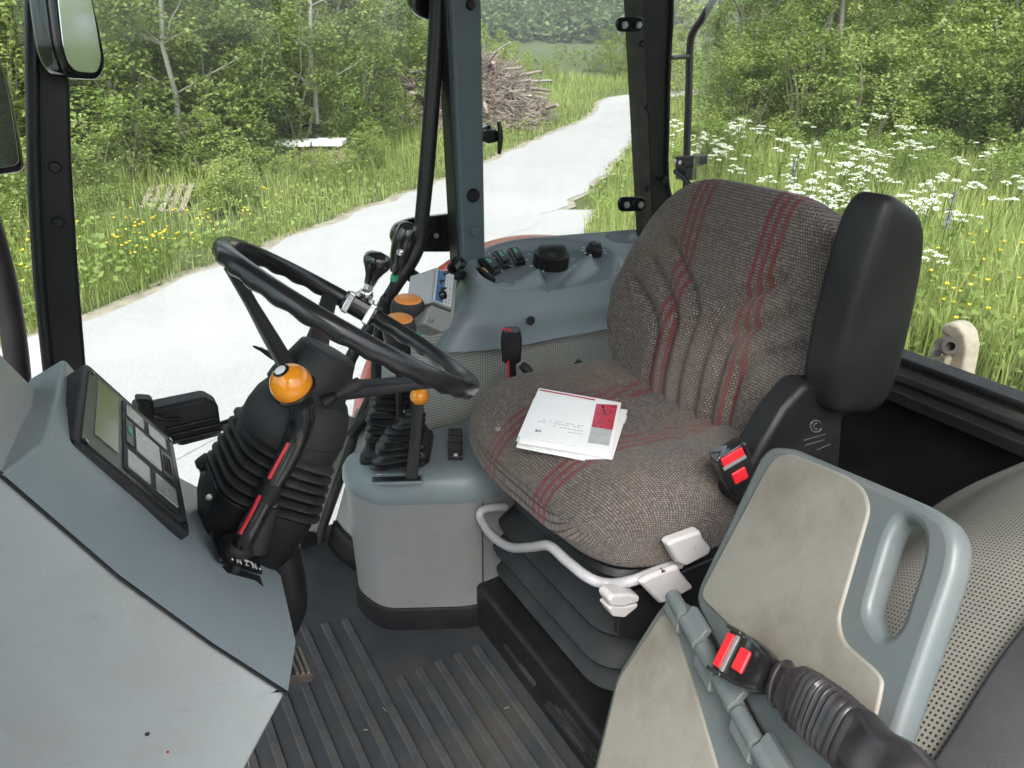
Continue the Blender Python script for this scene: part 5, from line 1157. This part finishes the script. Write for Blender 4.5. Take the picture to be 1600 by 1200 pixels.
# thicket beyond the road, left of the brush pile
for u in range(-190, 640, 46):
    for dist, kind, jit in ((15.5, 'shrub', 1.2), (18.5, 'shrub', 1.5), (22.5, 'shrub', 2)):
        uu = u + random.uniform(-20, 20); x, y = gpos(uu, dist + random.uniform(-jit, jit) + (max(0, uu - 420) * .018))
        if road_dist(x, y) < RW + 3.2: continue
        plant(kind, random.randrange(4), x, y, random.uniform(.72, 1.0) * (1 if dist < 17 else 1.3), 'leafy green shrub in the thicket across the road, left of the slate pillar', 'shrubs in the thicket across the road', 'leafy_shrub')
for u, dist in ((236, 14.2), (298, 13.9), (212, 14.7), (506, 15.6), (205, 17.5), (330, 20), (400, 19), (455, 21), (500, 18.5), (560, 19.5), (150, 18), (90, 19), (20, 17), (-60, 18), (610, 24), (350, 25), (480, 26), (250, 24), (120, 25), (0, 24)):
    x, y = gpos(u, dist); plant('tree', random.randrange(3), x, y, random.uniform(.85, 1.15), 'slim pale trunked tree rising from the thicket across the road', 'slim trees across the road', 'slim_tree')
for u, dist in ((150, 12.4), (205, 13.3), (262, 13.8), (330, 13.4), (395, 14.2), (400, 15.4), (100, 12.2), (10, 11.5), (-60, 11.8), (300, 14.8), (225, 14.6), (570, 16.5), (600, 18), (640, 19)):
    x, y = gpos(u, dist); plant('bush', random.randrange(3), x, y, random.uniform(.65, 1.0), 'low pale green bush at the thicket edge across the road', 'low bushes at the thicket edge', 'low_bush')
for k in range(60):
    u = random.uniform(-120, 640); dist = random.uniform(9.6, 15.0) + max(0, u - 250) * .012; x, y = gpos(u, dist)
    if road_dist(x, y) < RW + 1.5 or (abs(u - 252) < 85 and dist < 13) or (420 < u < 540 and dist < 13.2): continue
    plant('bush', random.choice((0, 0, 1, 2)), x, y, random.uniform(.28, .62), 'small pale green bush in the long grass of the verge across the road', 'small bushes in the verge', 'verge_bush')
for u, dist in ((436, 13.2), (470, 12.9), (505, 13.1), (540, 13.4), (560, 14.2)):
    x, y = gpos(u, dist); plant('bush', 0, x, y, .42, 'small pale green bush in front of the white boards', 'small bushes at the white boards', 'verge_bush')
for k in range(46):
    u = random.uniform(1060, 1700); dist = random.uniform(11, 17.5); x, y = gpos(u, dist)
    if not (x > apron_x(y) + 1 and road_dist(x, y) < -RW - 1.2): continue
    plant('bush', random.choice((0, 0, 2)), x, y, random.uniform(.25, .55) * (1 if dist < 15 else 1.3), 'small leafy bush among the meadow flowers behind the tractor', 'small bushes in the meadow', 'meadow_bush')
# beyond the brush pile and along the far bend
for u, dist, s in ((770, 33, 1.0), (800, 36, .85), (835, 38, .7), (740, 30, 1.1), (700, 30, 1.2), (660, 29, 1.2), (620, 28, 1.3), (860, 44, .45)):
    x, y = gpos(u, dist); plant('shrub', 1, x, y, s * .8, 'bright green bush behind the brush pile', 'bushes behind the brush pile', 'bright_bush')
for u, dist, s in ((892, 56, .5), (915, 50, .55), (935, 50, .7), (955, 46, .8), (975, 45, .9), (995, 42, 1.0), (1020, 40, 1.1), (1040, 38, 1.2), (948, 58, .95), (985, 54, 1.15), (870, 60, .45)):
    x, y = gpos(u, dist); plant('shrub', random.choice((0, 1)), x, y, s * .82, 'rounded willow bush beyond the bend of the road', 'bushes beyond the road bend', 'willow_bush')
# wood edge behind the meadow on the right
for u in range(1060, 1800, 44):
    for dist, s in ((17.6, .8), (20, 1.0), (23.5, 1.2), (28, 1.4)):
        uu = u + random.uniform(-20, 20); x, y = gpos(uu, dist + random.uniform(-1.2, 1.2) + max(0, 1250 - uu) * .018 - max(0, uu - 1450) * .012)
        if road_dist(x, y) > -RW - 2.5: continue
        plant('shrub', random.choice((0, 1, 1, 3, 2)), x, y, s * random.uniform(.8, 1.05), 'leafy shrub of the wood edge behind the flower meadow', 'shrubs behind the meadow', 'leafy_shrub')
for u, dist in ((1120, 22), (1235, 19.4), (1262, 19.0), (1285, 18.8), (1400, 20), (1490, 19), (1580, 19.5), (1150, 27), (1300, 25), (1450, 24), (1550, 24)):
    x, y = gpos(u, dist); plant('tree', 1, x, y, random.uniform(.85, 1.15), 'tree with several grey stems at the wood edge behind the meadow', 'trees behind the meadow', 'wood_edge_tree')
# trees behind the tractor's front, seen only in the mirrors
for i in range(16):
    a = R(-20 - 10 * i); d = random.uniform(13, 20); plant('tree', i, math.sin(a) * d, math.cos(a) * d, 1.0, 'tree on the open side of the road', 'trees on the open side', 'slim_tree')
for i in range(9):
    a = R(84 + 7 * i); d = random.uniform(15, 21); plant('shrub', 1, math.sin(a) * d, math.cos(a) * d, 1.3, 'tall shrub behind the tractor, outside the picture', 'shrubs behind the tractor', 'leafy_shrub')

# ---- grass, herbs (stuff)
def scatter(n, r0, r1, a0, a1, keep, rg):
    out = []
    while len(out) < n:
        r = math.exp(rg.uniform(math.log(r0), math.log(r1))); a = R(rg.uniform(a0, a1)); x, y = math.sin(a) * r, math.cos(a) * r
        if keep(x, y): out.append((x, y, r))
    return np.array(out)
def blades(P, hmin, hmax, wid, rg, far=14):
    n = len(P); z = np.array([terrain(x, y) for x, y, r in P]); h = rg.uniform(hmin, hmax, n) * rg.uniform(.6, 1.1, n) * np.array([min(1, max(.45, (abs(road_dist(x, y)) - RW) / 1.3)) for x, y, r in P]); w = wid * np.maximum(1, P[:, 2] / far)
    a = rg.uniform(0, 2 * np.pi, n); d = np.stack([np.cos(a), np.sin(a), np.zeros(n)], 1); s = np.stack([-np.sin(a), np.cos(a), np.zeros(n)], 1); b = np.stack([P[:, 0], P[:, 1], z], 1); lean_ = (rg.uniform(.05, .5, n) * h)[:, None]
    up_ = np.array([0, 0, 1.])[None]; wh = (w / 2)[:, None]
    m = b + up_ * (h * .55)[:, None] + d * lean_ * .3; t = b + up_ * (h * .97)[:, None] + d * lean_
    v = np.stack([b - s * wh, b + s * wh, m - s * wh * .8, m + s * wh * .8, t], 1).reshape(-1, 3); k = np.arange(n)[:, None] * 5
    tone = np.clip(rg.normal(.5, .2, n) + .16 * np.sin(P[:, 0] * .8 + 1.7 * np.sin(P[:, 1] * .55)), 0, .93); tone[rg.random(n) < .05] = 1
    return v, [np.concatenate([k, k + 1, k + 3, k + 2], 1), np.concatenate([k + 2, k + 3, k + 4], 1)], np.concatenate([tone, tone])
rg = np.random.default_rng(3)
def put_stuff(name, me, m, label, cat): o = bpy.data.objects.new(name, me); me.materials.append(m); col.objects.link(o); tag(o, label, cat, kind='stuff'); return o
PLT = px(250, 340, d=9.9)
kL = lambda x, y: road_dist(x, y) > RW + .12 and not on_hard(x, y) and ((x - PLT.x) ** 2 + (y - PLT.y) ** 2 > 1.3 or (x * 7 + y * 13) % 1 < .25)
kR = lambda x, y: x > apron_x(y) - .08 and road_dist(x, y) < -RW - .15 and not on_hard(x, y)
for nme, keep, n, a0, a1, r0, r1, h0, h1, lab in (('verge_grass', kL, 56000, -12, 48, 7, 46, .25, .62, 'long green grass on the verge across the road'), ('meadow_grass', kR, 60000, 34, 80, 5.4, 34, .28, .75, 'tall meadow grass behind the tractor')):
    P = scatter(n, r0, r1, a0, a1, keep, rg); v, f, t = blades(P, h0, h1, .011, rg); put_stuff(nme, fastmesh(nme, v, f, t), MT['grass'], lab, 'grass')
    P = scatter(n // 3, r0, r1, a0, a1, keep, rg); z = np.array([terrain(x, y) for x, y, r in P]); hh = rg.uniform(.03, h1 * .75, len(P)) ; clump = .5 + .5 * np.sin(P[:, 0] * 1.3 + 2 * np.sin(P[:, 1] * .9)); C = np.stack([P[:, 0], P[:, 1], z + hh * (.4 + .6 * clump)], 1)
    v, q = leaves(C, .085, rg, .8); put_stuff('herb_layer', fastmesh('herb_layer', v, q, np.clip(rg.normal(.5, .22, len(P)), 0, 1)), MT['herb'], 'broad leaved herbs among ' + lab.split(' on ')[0].split(' behind ')[0] + (' of the verge' if nme[0] == 'v' else ' of the meadow'), 'herbs')

# ---- flowers, each its own plant
def umbel(seed):
    rg = np.random.default_rng(seed); H = rg.uniform(.75, 1.05); st = [tube([V((0, 0, -.03)), V((rg.normal(0, .02), rg.normal(0, .02), H * .6)), V((0, 0, H * .72))], .004, 5)]; heads = []; C = []
    for k in range(rg.integers(2, 6)):
        a = rg.uniform(0, 6.28); L = rg.uniform(.03, .15); hp = V((math.cos(a) * L, math.sin(a) * L, H * rg.uniform(.84, 1.0))); st.append(tube([V((0, 0, H * rg.uniform(.5, .7))), hp], .0025, 4))
        R_ = rg.uniform(.028, .05)
        for j in range(14):
            b = rg.uniform(0, 6.28); q = R_ * math.sqrt(rg.uniform(0, 1)); c = hp + V((math.cos(b) * q, math.sin(b) * q, .014 - q * q * 9))
            for _ in range(4): C.append(np.array(c) + rg.normal(0, .006, 3) * np.array([1, 1, .4]))
    v, q = leaves(np.array(C), .017, rg, .9, .9); tv, tf = join(*st); tm = bpy.data.meshes.new('stem'); tm.from_pydata([tuple(a) for a in tv], [], [tuple(a) for a in tf]); tm.materials.append(MT['herb'])
    fm_ = fastmesh('flower_head', v, q, rg.uniform(0, 1, len(C))); fm_.materials.append(MT['petal']); return fm_, tm
UM = [umbel(s) for s in range(6)]
def put_flower(name, pair, x, y, s, label, cat, group):
    e = bpy.data.objects.new(name, None); col.objects.link(e); e.location = (x, y, terrain(x, y)); e.rotation_euler = (0, 0, random.uniform(0, 6.28)); e.scale = (s, s, s * random.uniform(.85, 1.15)); tag(e, label, cat, group)
    for nme, me in zip(('flower_head', 'stem'), pair): o = bpy.data.objects.new(nme, me); col.objects.link(o); o.parent = e
spots = []
for cu, cv, su, sv, n in ((1350, 258, 50, 22, 24), (1230, 268, 28, 20, 14), (1410, 228, 60, 12, 10), (1130, 225, 45, 20, 12), (1290, 300, 40, 16, 9), (1470, 390, 30, 40, 10), (1120, 205, 60, 12, 16), (1420, 320, 60, 25, 10), (1500, 300, 50, 40, 10)):
    for k in range(n):
        u, v = random.gauss(cu, su), random.gauss(cv, sv)
        if v < 175: continue
        P = px(u, v, z=.95)
        if kR(P.x, P.y): spots.append((P.x, P.y))
for i, (x, y) in enumerate(spots): put_flower('cow_parsley', UM[i % 6], x, y, random.uniform(.85, 1.15), 'white flowering cow parsley plant in the meadow', 'flower', 'cow parsley in the meadow')
def small(colour, petals, r, H):
    C = [np.array([math.cos(a) * r * .6, math.sin(a) * r * .6, H]) for a in np.linspace(0, 6.28, petals, endpoint=False)]
    v, f = [], []
    for k, c in enumerate(C):
        a = 6.28 * k / petals; t = np.array([-math.sin(a), math.cos(a), 0]) * r * .5; o_ = np.array([math.cos(a) * .75, math.sin(a) * .75, .85]) * r; b = np.array([0, 0, H]); i = len(v); v += [b, b + o_ * .6 + t, b + o_, b + o_ * .6 - t]; f.append((i, i + 1, i + 2, i + 3))
    me = bpy.data.meshes.new('flower_head'); me.from_pydata([tuple(map(float, a)) for a in v], [], f); me.materials.append(MT[colour])
    tv, tf = tube([V((0, 0, -.02)), V((.02, .01, H * .5)), V((0, 0, H))], .003, 4); tm = bpy.data.meshes.new('stem'); tm.from_pydata([tuple(a) for a in tv], [], [tuple(a) for a in tf]); tm.materials.append(MT['herb']); return me, tm
BC = small('yellow', 5, .022, .44)
n_b = 0
for cu, cv, su, sv, n in ((245, 385, 75, 30, 120), (430, 340, 80, 20, 60), (600, 295, 60, 18, 26), (1530, 440, 60, 45, 34), (840, 190, 40, 12, 14), (1480, 520, 60, 30, 6), (30, 420, 40, 40, 10)):
    for k in range(n):
        P = px(random.gauss(cu, su), random.gauss(cv, sv), z=.42)
        if kL(P.x, P.y) or kR(P.x, P.y):
            left = road_dist(P.x, P.y) > 0
            put_flower('buttercup', BC, P.x, P.y, random.uniform(.8, 1.2), 'small yellow buttercup in the ' + ('verge grass across the road' if left else 'meadow behind the tractor'), 'flower', 'buttercups on the verge' if left else 'buttercups in the meadow')
def lupin():
    rg = np.random.default_rng(5); C = [np.array([math.cos(k * 2.4) * .03 * (1 - k / 60), math.sin(k * 2.4) * .03 * (1 - k / 60), .6 + k * .006]) for k in range(50)]; v, q = leaves(np.array(C), .028, rg, .6, .9); me = fastmesh('flower_head', v, q); me.materials.append(MT['lupin'])
    tv, tf = tube([V((0, 0, -.02)), V((0, 0, .9))], .005, 5); tm = bpy.data.meshes.new('stem'); tm.from_pydata([tuple(a) for a in tv], [], [tuple(a) for a in tf]); tm.materials.append(MT['herb']); return me, tm
LU = lupin()
for u, v, lab in ((1476, 362, 'violet lupin spike in the meadow, right of the armrest'), (1236, 288, 'violet lupin spike above the backrest')):
    P = px(u, v, z=.75); put_flower('lupin', LU, P.x, P.y, 1, lab, 'flower', None)

# ---- brush pile of cut branches
bx_, by_ = 10.0, 19.5; bpz = terrain(bx_, by_)
pile = empty('brush_pile', (bx_, by_, bpz), 'grey brown heap of cut logs and branches beside the road bend', 'brush pile')
ax1 = V((.90, .44, 0)).normalized(); ax2 = V((-ax1.y, ax1.x, 0)); PC = V((bx_, by_, bpz))
def dome(a, b):
    th = 2 * math.pi * a; r = 1 - b; k = 1 + .18 * math.sin(3 * th + 1) + .1 * math.sin(7 * th); h = 1.42 * (1 - (1 - b) ** 2.4) * (1 + .12 * math.sin(5 * th + 3 * b))
    return PC + ax1 * (math.cos(th) * 3.3 * r * k) + ax2 * (math.sin(th) * 1.45 * r * k) + V((0, 0, h - .08))
ob('heap_core', grid(dome, 48, 14), MT['soil'], pile, sharp=180)
rgp = random.Random(11)
def pile_pt(): 
    a, b = rgp.random(), rgp.random() ** 1.3 * .95; return dome(a, b)
for k in range(120):
    p = pile_pt() + V((0, 0, rgp.uniform(-.05, .18))); an = rgp.gauss(0, .7); L = rgp.uniform(.5, 1.25); d = (ax1 * math.cos(an) + ax2 * math.sin(an) * .8 + V((0, 0, rgp.gauss(0, .28)))).normalized(); r = rgp.uniform(.022, .06)
    ob('log', tube([p - d * L, p + V((rgp.gauss(0, .04), rgp.gauss(0, .04), rgp.gauss(0, .04))), p + d * L], [r, r * .9, r * .75], 8), MT[rgp.choice(('wood', 'wood', 'twig', 'twig', 'woodpale'))], pile, sharp=50)
tws = []
for k in range(4600):
    p = pile_pt() + V((0, 0, rgp.uniform(-.05, .22))); d = V((rgp.gauss(0, 1), rgp.gauss(0, 1), rgp.gauss(0, .55))).normalized(); L = rgp.uniform(.2, .7); r = rgp.uniform(.006, .016)
    tws.append(tube([p - d * L, p + V((rgp.gauss(0, .05), rgp.gauss(0, .05), rgp.gauss(0, .05))), p + d * L], [r, r, r * .5], 3))
o = ob('twigs', join(*tws), MT['twig'], pile, smooth=False); tag(o, kind='stuff')
# ---- stacked white boards, pipes and an old pallet in the thicket edge
wx, wy = gpos(478, 17.0); wz = terrain(wx, wy)
for k, (u0, u1, v0, v1, z0) in enumerate(((428, 484, 221, 230, 0), (487, 534, 220, 229, 0))):
    A, B, C_, D = (px(u, v, d=13.8) for u, v in ((u0, v1), (u1, v1), (u1, v0), (u0, v0)))
    o = ob('white_board', prism([A, B, C_, D], V((FW.x, FW.y, 0)).normalized() * .5), flat('white sheet', (.78, .80, .80), .5) if k == 0 else MT['white'], None, bevel=.02)
    tag(o, ('left' if k == 0 else 'right') + ' one of two white boards lying end to end in the thicket', 'board')
for k, v in enumerate((196, 204)):
    o = ob('dark_pipe', tube([px(440, v, d=14.3), px(470, v - 1, d=14.3), px(502, v + 1, d=14.3)], .035, 8), MT['black'], None); tag(o, ('upper' if k == 0 else 'lower') + ' dark pipe lying behind the white boards', 'pipe')
o = ob('board_stack', prism([px(u, v, d=13.9) for u, v in ((420, 231), (540, 231), (536, 300), (424, 300))], V((FW.x, FW.y, 0)).normalized() * .45), MT['soil'], None, bevel=.03); tag(o, 'weathered timber stack under the white boards', 'timber')
pl = empty('wooden_pallet', px(255, 330, d=10.6), 'grey weathered pallet leaning in the verge grass', 'pallet')
PA, PBx, PD = px(212, 334, d=10.5), px(290, 330, d=10.5), px(233, 291, d=11.2)
ex1, ex2 = PBx - PA, PD - PA
for k in range(5): ob('slat', prism([PA + ex1 * (k * .21 + .02) , PA + ex1 * (k * .21 + .15), PA + ex1 * (k * .21 + .15) + ex2, PA + ex1 * (k * .21 + .02) + ex2], ex1.cross(ex2).normalized() * .02), MT['twig' if k % 2 else 'wood'], pl, bevel=.003)
for k in range(3): ob('bearer', prism([PA + ex2 * (k * .44), PA + ex2 * (k * .44 + .10), PA + ex2 * (k * .44 + .10) + ex1, PA + ex2 * (k * .44) + ex1], ex1.cross(ex2).normalized() * -.07), MT['wood'], pl, bevel=.004)

# ---- far hillside with forest
def hill_z(x, y):
    r = math.hypot(x, y); a = math.degrees(math.atan2(x, y)); t = max(0, (r - 230) / 470); return 130 * t * (.85 + .15 * math.sin(R(a * 5))) - .8
v_, f_2 = [], []; nr, na2 = 22, 40
for i in range(nr + 1):
    for j in range(na2 + 1):
        r = 200 + 560 * i / nr; a = R(-40 + 140 * j / na2); x, y = math.sin(a) * r, math.cos(a) * r; v_.append((x, y, hill_z(x, y)))
for i in range(nr):
    for j in range(na2): f_2.append((i * (na2 + 1) + j, i * (na2 + 1) + j + 1, (i + 1) * (na2 + 1) + j + 1, (i + 1) * (na2 + 1) + j))
o = ob('hill', (v_, f_2), MT['ground'], sharp=180); tag(o, kind='structure')
rg = np.random.default_rng(21)
CC, SS, TT = [], [], []
for k in range(5600):
    r = rg.uniform(235, 620); a = R(rg.uniform(-14, 74) if k % 4 == 0 else rg.uniform(25, 42)); x, y = math.sin(a) * r, math.cos(a) * r; s = rg.uniform(1.6, 3.0)
    p = rg.normal(0, 1, (52, 3)); p /= np.linalg.norm(p, axis=1)[:, None]; p *= rg.uniform(.7, 1.1, 52)[:, None]; con_ = rg.random() < .4; zz = (p[:, 2] + 1) * .5
    wd = (1.15 - zz) if con_ else 1.0; p = np.stack([p[:, 0] * wd * s, p[:, 1] * wd * s, (zz * (3.4 if con_ else 2.3)) * s], 1); CC.append(p + np.array([x, y, hill_z(x, y)])); TT.append(np.clip(rg.normal(.25 if con_ else .55, .15) + rg.normal(0, .15, 52), 0, 1))
v, q = leaves(np.concatenate(CC), 1.7, rg, .9, .8)
put_stuff('hillside_forest', fastmesh('hillside_forest', v, q, np.concatenate(TT)), MT['leaf3'], 'dense bluish green forest covering the far hillside', 'forest')

# ================================================================== AIR
def haze_box():
    m = bpy.data.materials.new('thin summer haze'); m.use_nodes = True; n, l = m.node_tree.nodes, m.node_tree.links; n.clear(); out = n.new('ShaderNodeOutputMaterial'); pv = n.new('ShaderNodeVolumePrincipled')
    setc(pv.inputs['Color'], (.86, .91, .97)); pv.inputs['Density'].default_value = .0007; pv.inputs['Anisotropy'].default_value = .2; l.new(pv.outputs[0], out.inputs['Volume'])
    o = ob('haze', box((0, 0, 74), (1650, 1650, 77)), m, smooth=False); tag(o, 'thin pale haze over the whole valley', 'haze', kind='stuff')
haze_box()
